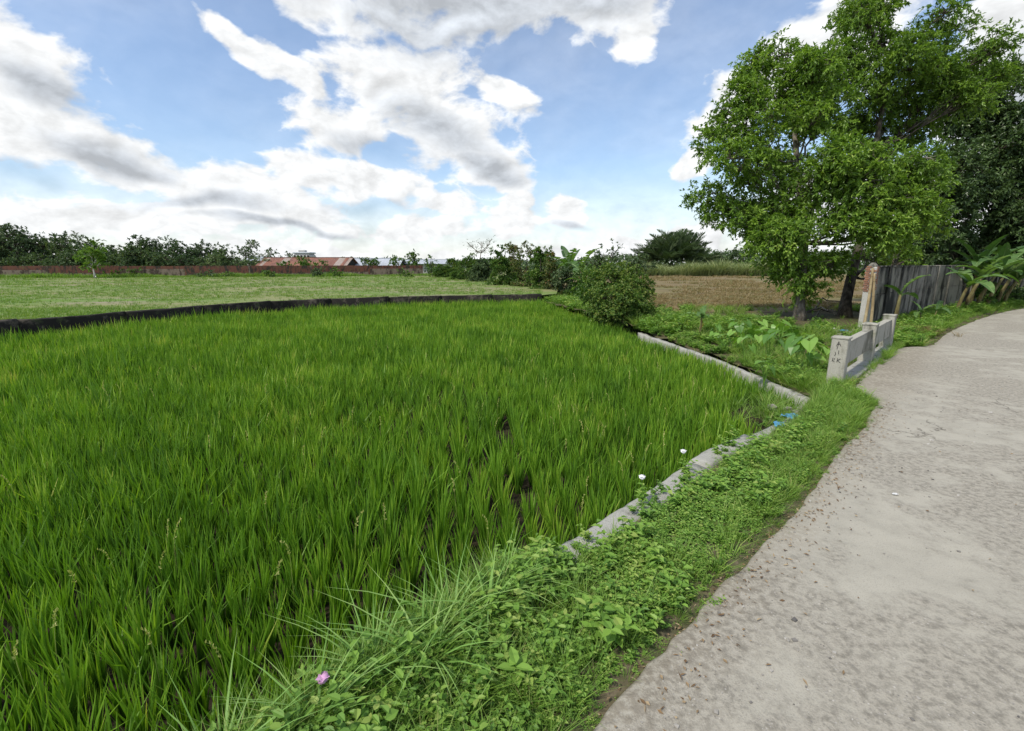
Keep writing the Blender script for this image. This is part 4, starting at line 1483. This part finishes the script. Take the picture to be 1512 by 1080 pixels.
RN = [rice_clump(36, 4, .0185, .045) for _ in range(14)]
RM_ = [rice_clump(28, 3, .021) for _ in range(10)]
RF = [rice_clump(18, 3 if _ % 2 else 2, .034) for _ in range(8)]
rdir = np.array([-.117, .993])
rper = np.array([.993, .117])
I, J = np.meshgrid(np.arange(-130, 170), np.arange(-20, 230))
rowx = I * .26
colx = J * .215
X = (rowx[..., None] * rper + colx[..., None] * rdir).reshape(-1, 2)
X += RNG.normal(0, .022, X.shape)
ok = in_poly(X[:, 0], X[:, 1], paddy)


def seg_dist(X, P):
    dmin = np.full(len(X), 1e9)
    for a, b_ in zip(P[:-1], P[1:]):
        ab = b_ - a
        t = np.clip(((X - a) @ ab) / (ab @ ab), 0, 1)
        dmin = np.minimum(dmin, np.linalg.norm(X - a - t[:, None] * ab, axis=1))
    return dmin


ok &= seg_dist(X, RW) > .36
ok &= seg_dist(X, DW) > .24
ok &= seg_dist(X, BW) > .30
corner = np.array([5.2, 8.6])
ok &= np.linalg.norm((X - corner) * [1.0, .8], axis=1) > .95 + .25 * vnoise(X[:, 0], X[:, 1], .4, 9)
# two gaps where hills failed, seen as dark lines between rows
for (gx, gy), (hx, hy) in ((at(720, 690, PADDY_Z)[:2], at(716, 720, PADDY_Z)[:2]), (at(742, 640, PADDY_Z)[:2], at(752, 672, PADDY_Z)[:2]), (at(770, 770, PADDY_Z)[:2], at(765, 745, PADDY_Z)[:2])):
    ok &= seg_dist(X, np.array([[gx, gy], [hx, hy]])) > .14
X = X[ok]
P3 = np.c_[X, np.full(len(X), PADDY_Z)]
u_, v_, f_ = proj(P3 + [0, 0, .45])
ok = (f_ > .4) & (u_ > -260) & (u_ < 1500) & (v_ < 1300)
P3, f_, u_, v_ = P3[ok], f_[ok], u_[ok], v_[ok]
dist = np.linalg.norm(P3 - [0, 0, CAM_H], axis=1)
big = .80 + .30 * vnoise(P3[:, 0], P3[:, 1], 1.6, 12) + RNG.normal(0, .06, len(P3))
big *= 1 + .24 * np.clip((dist - 9) / 8, 0, 1) * np.clip((seg_dist(P3[:, :2], DW) - 2) / 4, 0, 1)
big *= 1 + .16 * np.clip(1 - (seg_dist(P3[:, :2], BW) - .5) / 4, 0, 1)
big *= 1 - .14 * np.clip(1 - (seg_dist(P3[:, :2], DW) - .3) / 1.6, 0, 1)
vis = (u_ > -30) & (u_ < 1540) & (v_ < 1120)
order = np.argsort(np.where(vis, dist, 1e6))
near = order[:300]
rest = np.ones(len(P3), bool)
rest[near] = False
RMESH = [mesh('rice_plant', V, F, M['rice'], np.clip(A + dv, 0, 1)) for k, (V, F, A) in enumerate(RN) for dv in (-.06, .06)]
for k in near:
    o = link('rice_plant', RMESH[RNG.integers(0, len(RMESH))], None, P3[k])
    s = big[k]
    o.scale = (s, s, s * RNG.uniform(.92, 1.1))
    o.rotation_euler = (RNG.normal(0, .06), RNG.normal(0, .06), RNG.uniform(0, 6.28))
    tag(o, 'clump of upright green rice blades close behind the roadside retaining wall', 'rice plant', 'rice plants near the roadside wall')
mbs = MB()
lean_w = .05
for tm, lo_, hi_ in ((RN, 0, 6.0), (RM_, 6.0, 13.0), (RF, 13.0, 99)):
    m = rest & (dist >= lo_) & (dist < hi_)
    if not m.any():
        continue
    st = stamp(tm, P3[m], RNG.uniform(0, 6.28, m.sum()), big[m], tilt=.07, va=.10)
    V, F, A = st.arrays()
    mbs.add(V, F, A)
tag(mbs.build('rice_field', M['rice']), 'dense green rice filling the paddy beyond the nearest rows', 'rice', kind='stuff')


# seed heads standing out of the rice
def panicle():
    mb = MB()
    az_ = RNG.uniform(0, 6.28)
    t = np.linspace(0, 1, 6)
    ax = np.stack([.06 * t ** 3 + .02 * t, t * 0, .55 + .24 * t - .03 * t ** 3], -1)
    mb.tube(np.r_[[[0, 0, .1]], ax], np.linspace(.003, .0012, 7), 3, .1, cap=False)
    n = 26
    q = RNG.uniform(.15, 1, n)
    P = np.stack([np.interp(q, t, ax[:, k]) for k in range(3)], -1)
    D = unit(RNG.normal(0, .45, (n, 3)) + [.1, 0, 1.0])
    V, F, A = leaves(P, D, rand_dirs(n), .026, .011, RNG.uniform(.3, 1, n), .2, 0)
    mb.add(V, F, A)
    return mb.arrays()


PN = [panicle() for _ in range(5)]
pick = RNG.random(len(P3)) < (.022 + .06 * (vnoise(P3[:, 0], P3[:, 1], 2.4, 20) > .66))
pick &= dist < 16
st = stamp(PN, P3[pick] + np.c_[RNG.normal(0, .04, (pick.sum(), 2)), np.zeros(pick.sum())], RNG.uniform(0, 6.28, pick.sum()), .95 * RNG.uniform(.85, 1.1, pick.sum()), tilt=.10, va=.1)
tag(st.build('rice_panicles', M['panicle']), 'pale yellow seed heads scattered through the rice', 'seed heads', kind='stuff')


# ------------------------------------------------------------------ verge weeds
def broad_weed(nst, h, L, W, spread, fine=True):
    mb = MB()
    for _ in range(nst):
        a = RNG.uniform(0, 6.28)
        hh = h * RNG.uniform(.55, 1.1)
        tip = np.array([spread * math.cos(a), spread * math.sin(a), hh]) * [RNG.uniform(.4, 1)] * np.array([1, 1, 1])
        pts = np.array([[0, 0, 0], tip * [.4, .4, .6], tip])
        sd = np.array([.003, 0, 0])
        mb.add([pts[0] - sd, pts[0] + sd, pts[1] + sd * .8, pts[1] - sd * .8, pts[2]], [(0, 1, 2), (0, 2, 3), (3, 2, 4)], .55)
        n = RNG.integers(7, 12)
        q = np.linspace(.25, 1, n)
        P = np.stack([np.interp(q, [0, .5, 1], pts[:, k]) for k in range(3)], -1)
        aa = RNG.uniform(0, 6.28) + np.arange(n) * 1.9
        D = np.stack([np.cos(aa), np.sin(aa), RNG.uniform(.0, .5, n)], -1)
        N = unit(np.tile([0, 0, 1.0], (n, 1)) + RNG.normal(0, .25, (n, 3)))
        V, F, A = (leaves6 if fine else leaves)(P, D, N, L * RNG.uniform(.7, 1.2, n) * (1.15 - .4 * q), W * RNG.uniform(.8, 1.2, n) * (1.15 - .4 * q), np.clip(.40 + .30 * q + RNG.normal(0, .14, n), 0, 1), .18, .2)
        mb.add(V, F, A)
    return mb.arrays()


def grass_tuft(n, h, wd, spread=.03, bend=.35, segs=4, v=.45):
    mb = MB()
    for _ in range(n):
        a = RNG.uniform(0, 6.28)
        r = spread * math.sqrt(RNG.random())
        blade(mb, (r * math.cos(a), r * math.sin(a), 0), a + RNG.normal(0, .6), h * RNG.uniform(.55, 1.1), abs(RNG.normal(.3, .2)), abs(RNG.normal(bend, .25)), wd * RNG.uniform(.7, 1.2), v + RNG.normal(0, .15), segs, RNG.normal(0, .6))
    return mb.arrays()


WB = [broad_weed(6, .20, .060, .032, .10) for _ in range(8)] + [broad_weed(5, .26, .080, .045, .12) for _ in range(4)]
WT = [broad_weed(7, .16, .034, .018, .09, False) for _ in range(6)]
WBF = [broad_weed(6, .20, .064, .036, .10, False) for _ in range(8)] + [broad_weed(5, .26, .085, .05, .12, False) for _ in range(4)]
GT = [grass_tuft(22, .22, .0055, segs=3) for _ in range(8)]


def verge_pts(n, s0, s1, w0, w1):
    s = RNG.uniform(s0, s1, n)
    # nearer ground needs more: it shows larger
    f = RNG.uniform(0, 1, n)
    wl_ = np.interp(s, [-7, .9, 1.4, 3, 5.6, 6.8, 10.5], [-1.0, -1.0, -.93, -.93, -.78, -.74, -1.0])
    ww = wl_ + (0.0 - wl_) * (w0 + (w1 - w0) * f)
    return s, ww, rd(s, ww, -.06)


def road_edge(s):
    return np.interp(s, sr, edge)


s, ww, P = verge_pts(2700, -3.2, 9.6, -.05, 1.08)
ok = ww < road_edge(s) + .06 + .05 * RNG.normal(size=len(s))
ok &= ~((s > 4.9) & (s < 8.6) & (ww < -.62) & (RNG.random(len(s)) < .75))
s, ww, P = s[ok], ww[ok], P[ok]
patch = vnoise(s * 1.0, ww * 1.6, .55, 31)
m = patch > .40
edge_f = np.clip((road_edge(s) - ww) / .25, .35, 1)
wsc = .95 * RNG.uniform(.5, 1.25, len(s)) * (.65 + .75 * vnoise(s, ww, .35, 35)) * edge_f
st = MB()
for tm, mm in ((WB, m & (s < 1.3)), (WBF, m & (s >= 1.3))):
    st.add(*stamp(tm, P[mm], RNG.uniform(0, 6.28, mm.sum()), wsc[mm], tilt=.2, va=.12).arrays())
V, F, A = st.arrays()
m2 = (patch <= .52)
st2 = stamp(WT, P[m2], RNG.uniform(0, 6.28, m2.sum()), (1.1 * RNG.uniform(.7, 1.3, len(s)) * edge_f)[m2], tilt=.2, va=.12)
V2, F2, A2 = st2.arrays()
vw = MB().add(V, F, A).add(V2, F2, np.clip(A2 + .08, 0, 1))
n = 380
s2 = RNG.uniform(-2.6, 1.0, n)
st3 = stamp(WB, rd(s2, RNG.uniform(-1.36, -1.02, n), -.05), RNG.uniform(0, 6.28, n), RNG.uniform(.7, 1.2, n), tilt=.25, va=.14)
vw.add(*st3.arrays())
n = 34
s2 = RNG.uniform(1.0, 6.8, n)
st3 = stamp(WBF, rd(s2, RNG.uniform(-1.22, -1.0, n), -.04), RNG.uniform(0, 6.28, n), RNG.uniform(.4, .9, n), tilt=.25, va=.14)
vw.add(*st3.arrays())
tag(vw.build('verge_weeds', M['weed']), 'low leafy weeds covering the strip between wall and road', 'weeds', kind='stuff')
s, ww, P = verge_pts(2300, -3.2, 10.2, -.1, 1.12)
edge_f = np.clip((road_edge(s) + .06 - ww) / .22, .3, 1)
ok = (ww < road_edge(s) + .08) & ((vnoise(s, ww, .7, 33) > .42) | (s > 6.5) | (s < .8))
sc = RNG.uniform(.6, 1.3, len(s)) * edge_f * (1 + .25 * (s > 7.0) * (s < 10))
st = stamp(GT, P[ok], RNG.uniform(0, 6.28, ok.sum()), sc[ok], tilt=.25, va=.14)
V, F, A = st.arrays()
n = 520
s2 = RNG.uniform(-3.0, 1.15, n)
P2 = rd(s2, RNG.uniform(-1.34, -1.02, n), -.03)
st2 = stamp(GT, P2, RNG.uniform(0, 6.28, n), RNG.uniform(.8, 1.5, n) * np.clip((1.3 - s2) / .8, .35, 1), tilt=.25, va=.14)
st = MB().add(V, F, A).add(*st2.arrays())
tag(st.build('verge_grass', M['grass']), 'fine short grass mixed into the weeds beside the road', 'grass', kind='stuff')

# long arching grass tufts on the wall, each one a plant
LG = [grass_tuft(34, .60, .020, .06, .95, 6, .55) for _ in range(4)]
LGM = [mesh('long_grass_tuft', V, F, M['long_grass'], A) for V, F, A in LG]
gpos = [(-2.0, -1.12, .8), (-1.55, -1.18, .85), (-1.1, -1.12, .85), (-.72, -1.18, .9), (-.42, -1.06, .95), (-.12, -1.2, .95), (.12, -1.08, .9), (.36, -1.18, .8), (.6, -1.1, .6)]
for k, (s_, w_, sc) in enumerate(gpos):
    o = link('long_grass_tuft', LGM[k % 4], None, rd(s_, w_, -.05))
    o.scale = (sc * .85,) * 3
    o.rotation_euler = (0, 0, RNG.uniform(0, 6))
    tag(o, 'tall arching light green grass tuft overhanging the retaining wall', 'grass tuft', 'long grass tufts on the retaining wall')


# flowering weeds: white trumpet flowers on the wall, one pink
def flower_weed(label, p, s, petal, group=None):
    o = empty('flowering_weed', p)
    tag(o, label, 'plant', group)
    V, F, A = broad_weed(5, .26 * s, .075 * s, .04 * s, .12 * s)
    link('foliage', mesh('foliage', V, F, M['weed'], np.clip(A + .1, 0, 1)), o)['kind'] = 'stuff'
    MB().tube([[0, 0, 0], [-.02, 0, .14 * s], [-.03, 0, .27 * s]], [.004, .003, .003], 5, .5).build('flower_stalk', M['weed'], o)
    fl = MB().tube([[-.03, 0, .262 * s], [-.032, -.004, .285 * s], [-.035, -.014, .305 * s]], [.006, .014, .034], 10, cap=True).build('flower', petal, o, True)
    for q in range(5):
        a = q * 2 * PI / 5
        V, F, A = leaves(np.array([[-.035, -.014, .303 * s]]), np.array([[math.cos(a), math.sin(a), .35]]), np.array([[0, 0, 1.0]]), .042, .04, .5, .1, .1)
        MB().add(V, F, A).build('petal', petal, fl)
    return o


for px, py, lab in ((950, 742, 'leafy weed with one white flower on the lower stretch of the wall'), (1010, 700, 'leafy weed with one white flower at the raised wall length')):
    flower_weed(lab, at(px, py, -.04), 1.0, M['petal'])
flower_weed('weed with a single pink flower beside the long grass tufts', at(492, 1050, -.05), .8, M['pink_petal'])
# broad paddle-leaved weed low on the verge
for k, (px, py, sc, lab) in enumerate([(762, 1020, 1.0, 'broad paddle-leaved weed among the clover at the wall foot'), (868, 925, .9, 'star-shaped leafy weed with pale centre below the long grass'), (905, 893, .8, 'small star-shaped leafy weed higher up the verge')]):
    o = empty('broadleaf_weed', at(px, py, -.06))
    tag(o, lab, 'plant')
    MB().tube([[0, 0, 0], [.0, .01, .10 * sc], [0, 0, .2 * sc]], [.006, .005, .003], 5).build('stem', M['weed'], o)
    for q in range(7):
        a = q * 2.4
        D = np.array([[math.cos(a), math.sin(a), .25 + .25 * RNG.random()]])
        V, F, A = leaves6(np.array([[0, 0, (.10 + .015 * q) * sc]]), D, np.array([[0, 0, 1.0]]), .13 * sc, .07 * sc, .75, .15, .15)
        MB().add(V, F, A).build('leaf', M['weed'], o)

# ------------------------------------------------------------------ bank weeds
n = 4700
bx, by = RNG.uniform(5.2, 20, n), RNG.uniform(9.5, 27, n)
ok = in_poly(bx, by, bank)
s = (bx - RO[0]) * E1[0] + (by - RO[1]) * E1[1]
w_ = (bx - RO[0]) * E2[0] + (by - RO[1]) * E2[1] - veer(s)
ok &= (w_ < -.25) & ((by < 22.2) | (RNG.random(n) < .35))
ok &= ~((s > 9.3) & (s < 17) & (w_ > -1.35))
bx, by, s, w_ = bx[ok], by[ok], s[ok], w_[ok]
bare = ((np.hypot(bx - 12.8, by - 19.3) < 1.6) | (np.hypot(bx - 13.6, by - 22.2) < 2.6) | (np.hypot(bx - 16.0, by - 22.6) < 2.4)) & (RNG.random(len(bx)) < .86)
bx, by = bx[~bare], by[~bare]
bz = bank_z(bx, by)
B3 = np.c_[bx, by, bz - .02]
pn = vnoise(bx, by, 1.4, 41)
WBL = [broad_weed(8, .38, .125, .065, .22, False) for _ in range(6)]
GTL = [grass_tuft(22, .42, .013, .07, .5, 3) for _ in range(6)]
m = pn > .46
tag(stamp(WBL, B3[m], RNG.uniform(0, 6.28, m.sum()), RNG.uniform(.5, 1.2, m.sum()) * (.45 + .9 * vnoise(B3[m, 0], B3[m, 1], .9, 43)), tilt=.2, va=.17).build('bank_weeds', M['weed']), 'rank leafy weeds covering the ditch bank', 'weeds', kind='stuff')
m = pn <= .56
tag(stamp(GTL, B3[m], RNG.uniform(0, 6.28, m.sum()), RNG.uniform(.6, 1.2, m.sum()) * (.45 + .95 * vnoise(B3[m, 0], B3[m, 1], 1.1, 44)), tilt=.2, va=.17).build('bank_grass', M['grass']), 'rough grass growing over the ditch bank', 'grass', kind='stuff')
# long soft grass round the first parapet post
s_ = RNG.uniform(8.3, 11.2, 420)
w2 = RNG.uniform(-2.4, -1.15, 420)
G3 = rd(s_, w2)
G3[:, 2] = -.45
k_ = in_poly(G3[:, 0], G3[:, 1], bank)
G3 = G3[k_]
tag(stamp(GTL, G3, RNG.uniform(0, 6.28, len(G3)), RNG.uniform(.9, 1.5, len(G3)), tilt=.3, va=.1).build('ditch_grass', M['grass']), 'long soft grass hanging over the ditch by the first parapet post', 'grass', kind='stuff')
n = 90
G3 = np.c_[5.25 + RNG.normal(0, .42, n), 8.55 + RNG.normal(0, .50, n), np.full(n, PADDY_Z + .22)]
k_ = in_poly(G3[:, 0], G3[:, 1], paddy)
G3 = G3[k_]
tag(stamp(GTL, G3, RNG.uniform(0, 6.28, len(G3)), RNG.uniform(.6, 1.1, len(G3)), tilt=.3, va=.14).build('corner_grass', M['grass']), 'rough grass filling the paddy corner between the two walls', 'grass', kind='stuff')
# strip of grass and plants at the foot of the stained wall
n = 1900
s_ = RNG.uniform(16.6, 46, n) ** 1.0
w2 = -RNG.uniform(0, 1, n) ** .8 * 2.2 + .1
pw3 = rd(s_, w2)
pw3[:, 2] = bank_z(pw3[:, 0], pw3[:, 1]) - .02
ok = ~((s_ < 17.4) & (w2 > -1.0))
m = ok & (RNG.random(n) < .6)
tag(stamp(GTL, pw3[m], RNG.uniform(0, 6.28, m.sum()), RNG.uniform(.5, 1.1, m.sum()) * np.clip(-w2[m] * 1.0 + .35, .35, 1), tilt=.2, va=.12).build('wall_foot_grass', M['grass']), 'grass strip between the road and the stained wall', 'grass', kind='stuff')
m = ok & (RNG.random(n) < .35) & (w2 < -.7)
tag(stamp(WBL, pw3[m], RNG.uniform(0, 6.28, m.sum()), RNG.uniform(.7, 1.4, m.sum()), tilt=.2, va=.12).build('wall_foot_weeds', M['weed']), 'leafy weeds at the foot of the stained wall', 'weeds', kind='stuff')
# dark bush at the bend
p = on_bank(1500, 449)
grow('roadside_bush', 'dense dark green bush at the roadside bend below the bananas', p, [p, p + [0, 0, .4], p + [0, 0, .8]], .06, px_lobes([(1490, 437, 12, 0), (1503, 434, 13, 0), (1515, 438, 14, 0), (1480, 443, 9, 0), (1500, 444, 11, -.3)], proj(p)[2]), M['treeC'], M['bark_dark'], .18, .09, 500, 'bush', sub=24, rs=.25, twig=.015)
n = 150
s_ = RNG.uniform(9.6, 17.4, n)
w2 = RNG.uniform(-.80, -.58, n)
tag(stamp(GT, rd(s_, w2, -.01), RNG.uniform(0, 6.28, n), RNG.uniform(.4, 1.2, n) * (.3 + 1.4 * vnoise(s_, s_ * 0, 1.1, 5)), tilt=.3, va=.15).build('parapet_grass', M['grass']), 'thin grass in the joint at the parapet foot', 'grass', kind='stuff')
for px, py, hw, lab in ((1448, 454, 13, 'leafy bush under the banana clump against the stained wall'), (1474, 451, 14, 'second leafy bush along the wall, between the banana stems')):
    p = on_bank(px, py)
    t = proj(p)[2]
    grow('wall_foot_bush', lab, p, [p, p + [0, 0, .4], p + [0, 0, .9]], .05, px_lobes([(px + RNG.uniform(-1, 1) * hw, py - RNG.uniform(3, 26), hw * RNG.uniform(.45, .7), RNG.uniform(-.2, .4)) for _ in range(7)], t), M['bush'], M['bark_dark'], .17, .09, 480, 'bush', sub=22, rs=.22, twig=.012)
# dry straw heap where the parapet ends
n = 260
c = on_bank(1338, 491)
hp = np.c_[c[0] + RNG.normal(0, .42, n), c[1] + RNG.normal(0, .42, n), np.full(n, -.03)]
DG = [grass_tuft(18, .30, .008, .05, .8, 4, .6) for _ in range(5)]
tag(stamp(DG, hp, RNG.uniform(0, 6.28, n), RNG.uniform(.6, 1.2, n), tilt=.4, va=.15).build('straw_heap', M['dry_grass']), 'heap of dry straw-coloured grass at the far parapet end', 'straw', kind='stuff')

# ------------------------------------------------------------------ meadow, fallow field, reeds
n = 23000
px = RNG.uniform(-150, 800, n)
py = 408 + (RNG.random(n) ** 1.3) * 75
G = np.array([[(x - 756) / F_PX, 0, 0] for x in px[:1]])
dy_, dz_ = CP + (540 - py) / F_PX * SP, -SP + (540 - py) / F_PX * CP
t_ = (MEADOW_Z - CAM_H) / dz_
G = np.c_[(px - 756) / F_PX * t_, dy_ * t_, np.full(n, MEADOW_Z)]
ok = in_poly(G[:, 0], G[:, 1], meadow) & (seg_dist(G[:, :2], BW) > .35) & (t_ < 88)
den = vnoise(G[:, 0], G[:, 1], 5, 51) * .6 + vnoise(G[:, 0] * .4, G[:, 1], 2.2, 52) * .4
ok &= (den > .43) | (RNG.random(n) < .22)
G, t_ = G[ok], t_[ok]
MG = [grass_tuft(9, .20, .035, .22, .35, 2, .50) for _ in range(8)]
tag(stamp(MG, G, RNG.uniform(0, 6.28, len(G)), RNG.uniform(.5, 1.2, len(G)) * np.clip(t_ / 45, .7, 1.5), tilt=.15, va=.1).build('meadow_grass', M['meadow_grass']), 'short patchy yellow-green grass on the far meadow', 'grass', kind='stuff')
# grass fringe at the foot of the brick wall
n = 2600
q = RNG.uniform(0, cum[-1], n)
G = np.c_[np.interp(q, cum, FB[:, 0]), np.interp(q, cum, FB[:, 1]) - RNG.uniform(.3, 2.5, n), np.full(n, MEADOW_Z)]
TG = [grass_tuft(12, .6, .07, .3, .35, 2, .4) for _ in range(6)]
tag(stamp(TG, G, RNG.uniform(0, 6.28, n), RNG.uniform(.4, 1.2, n) * (.5 + vnoise(q, q * 0, 6, 3)), tilt=.15, va=.12).build('wall_fringe_grass', M['grass']), 'taller grass fringe at the foot of the brick wall', 'grass', kind='stuff')

n = 16000
px = RNG.uniform(870, 1420, n)
py = 408.5 + RNG.random(n) ** 1.2 * 64
dy_, dz_ = CP + (540 - py) / F_PX * SP, -SP + (540 - py) / F_PX * CP
t_ = (FALLOW_Z - CAM_H) / dz_
G = np.c_[(px - 756) / F_PX * t_, dy_ * t_, np.full(n, FALLOW_Z)]
ok = in_poly(G[:, 0], G[:, 1], fallow) & (t_ < 98)
den = vnoise(G[:, 0], G[:, 1], 6, 61) * .55 + vnoise(G[:, 0] * .3, G[:, 1], 2.0, 62) * .45
ok &= den > .42
G, t_ = G[ok], t_[ok]
FG = [grass_tuft(9, .26, .04, .2, .3, 2, .55) for _ in range(8)]
tag(stamp(FG, G, RNG.uniform(0, 6.28, len(G)), RNG.uniform(.5, 1.2, len(G)) * np.clip(t_ / 45, .7, 1.6), tilt=.2, va=.16).build('stubble', M['dry_grass']), 'brown dry stubble on the fallow field', 'stubble', kind='stuff')
n = 1900
px = RNG.uniform(935, 1200, n)
t_ = RNG.uniform(97, 104, n)
G = np.c_[(px - 756) / F_PX * t_, t_, np.full(n, FALLOW_Z)]
RE = [grass_tuft(14, 2.9, .13, .5, .3, 3, .45) for _ in range(6)]
tag(stamp(RE, G, RNG.uniform(0, 6.28, n), RNG.uniform(.55, 1.15, n) * (.6 + .6 * vnoise(px, px * 0, 12, 7)), tilt=.05, va=.14).build('reeds', M['reed']), 'tall pale green reeds along the far edge of the brown field', 'reeds', kind='stuff')
# weedy strip on the right edge of the rice, and under the hedge
n = 1150
hp = np.array([[5.4, 19.0], [5.0, 22], [3.9, 26.5], [2.9, 30.5], [2.2, 33], [1.0, 35]])
q = RNG.uniform(0, 1, n)
hx, hy = np.interp(q, np.linspace(0, 1, 6), hp[:, 0]), np.interp(q, np.linspace(0, 1, 6), hp[:, 1])
G = np.c_[hx + RNG.uniform(.0, 3.4, n), hy + RNG.normal(0, .5, n), np.full(n, -.2)]
m = RNG.random(n) < .5
tag(stamp(GTL, G[m], RNG.uniform(0, 6.28, m.sum()), RNG.uniform(.9, 1.9, m.sum()), tilt=.2, va=.14).build('hedge_grass', M['grass']), 'tall grass at the foot of the hedge beside the rice', 'grass', kind='stuff')
tag(stamp(WBL, G[~m], RNG.uniform(0, 6.28, (~m).sum()), RNG.uniform(.9, 2.0, (~m).sum()), tilt=.2, va=.14).build('hedge_weeds', M['weed']), 'leafy weeds at the foot of the hedge beside the rice', 'weeds', kind='stuff')


# ------------------------------------------------------------------ small things
def crumple(name, label, p, size, mat, cat, n=7, rz=0.0, group=None):
    """a crumpled sheet of plastic"""
    g = np.linspace(-.5, .5, n)
    X, Y = np.meshgrid(g, g)
    Z = .28 * RNG.random((n, n)) * (1 - .6 * np.hypot(X, Y))
    V = np.stack([X + RNG.normal(0, .04, X.shape), Y * .7 + RNG.normal(0, .04, X.shape), Z], -1).reshape(-1, 3) * size
    a = (np.arange(n - 1)[:, None] * n + np.arange(n - 1)[None]).ravel()
    F = np.concatenate([np.stack([a, a + 1, a + n + 1], -1), np.stack([a, a + n + 1, a + n], -1)])
    V = V @ rotz(rz).T
    o = link(name, mesh(name, V, F, mat), None, p)
    return tag(o, label, cat, group)


crumple('plastic_bag', 'crumpled blue plastic scrap on the ground at the paddy corner', at(1168, 617, -.02), .28, M['blue_plastic'], 'litter', rz=.4)
crumple('plastic_scrap', 'smaller blue plastic scrap nearer the rice at the paddy corner', at(1150, 628, -.04), .22, M['blue_plastic'], 'litter', rz=1.2)
crumple('road_litter', 'tiny pale blue wrapper lying flat on the road', at(1321, 730, .012), .06, M['white_plastic'], 'litter', 5)
crumple('blue_wrapper', 'blue wrapper among the rubble behind the parapet', at(1244, 489, .0), .30, M['blue_plastic'], 'litter')
crumple('white_bag', 'white plastic bag among the rubble beside the bamboo poles', at(1228, 487, -.05), .4, M['white_plastic'], 'litter')


def stone(label, p, s, mat='stone', group=None, flat=.6):
    V, F = chamfer(np.array([.5, .4, .5 * flat]), .12)
    V = (V + RNG.normal(0, .04, V.shape)) @ rotz(RNG.uniform(0, 6)).T * s
    o = link('stone', mesh('stone', V, F, M[mat]), None, p + np.array([0, 0, s * flat * .3]))
    return tag(o, label, 'stone', group)


for px, py, s in [(1140, 604, .16), (1186, 608, .20), (1176, 612, .15), (1163, 606, .13)]:
    stone('broken concrete lump lying in the gap between the two walls', at(px, py, -.22), s, 'stone', 'concrete lumps at the paddy corner')
for px, py, s in [(1213, 487, .25), (1221, 490, .2), (1234, 492, .22), (1252, 494, .24), (1260, 490, .2), (1240, 496, .18), (1205, 486, .18), (1262, 499, .22)]:
    stone('pale rubble stone on bare soil behind the parapet', on_bank(px, py), s, 'stone', 'rubble behind the parapet')
# fallen branches under the two trees
for k, (x0, y0, x1, y1) in enumerate([(1192, 462, 1240, 452), (1200, 470, 1236, 464), (1205, 458, 1232, 468)]):
    a_, b_ = on_bank(x0, y0), on_bank(x1, y1)
    o = empty('fallen_branch', a_)
    tag(o, 'dry brown fallen branch on the ground between the two tree trunks', 'branch', 'fallen branches under the trees')
    pth = curve(np.zeros(3), b_ - a_ + [0, 0, .06], .06, 6, .03) + [0, 0, .05]
    MB().tube(pth, np.linspace(.05, .02, 6), 6).build('limb', M['bark'], o, True)
    MB().tube([pth[3], pth[3] + [.2, .1, .22], pth[3] + [.45, .1, .3]], [.02, .014, .008], 5).build('twig', M['bark'], o, True)

# dead leaves and pebbles along the road edge
n = 1500
s_ = RNG.uniform(-2, 13, n)
ww = road_edge(s_) + np.abs(RNG.normal(0, .22, n)) - .05
far_ = RNG.random(n) < .10
ww[far_] = RNG.uniform(.2, 4, far_.sum())
P = rd(s_, ww, .006)
P[:, 2] += np.where(ww > .03, 0.006, -.02)
D = rand_dirs(n)
D[:, 2] *= .12
V, F, A = leaves(P, D, rand_dirs(n, 3.5), RNG.uniform(.015, .055, n), RNG.uniform(.006, .022, n), RNG.random(n), .2, .05)
tag(MB().add(V, F, A).build('leaf_litter', M['litter']), 'brown dead leaves and straw along the road edge', 'leaf litter', kind='stuff')
n = 2600
s_ = RNG.uniform(-3, 16, n)
ww = RNG.uniform(0, 1, n) ** 1.5 * 4.5 + .05
cl = vnoise(s_, ww, 1.1, 71)
ok = cl > .5
P = rd(s_, ww, .004)[ok]
pv, pf = MB().box((0, 0, 0), (1, .84, .68), jit=.09).arrays()[:2]
pa = np.full(len(pv), .5)
st = stamp([(pv, pf, pa)], P, RNG.uniform(0, 6.28, len(P)), RNG.exponential(.005, len(P)) + .005, tilt=.1, va=.28)
tag(st.build('road_gravel', M['pebble']), 'loose small gravel scattered on the worn road', 'gravel', kind='stuff')

# print('TRIS', sum(len(o.data.polygons) for o in bpy.data.objects if o.type == 'MESH'), 'UNIQUE', sum(len(m.polygons) for m in bpy.data.meshes), 'OBJ', len(bpy.data.objects))
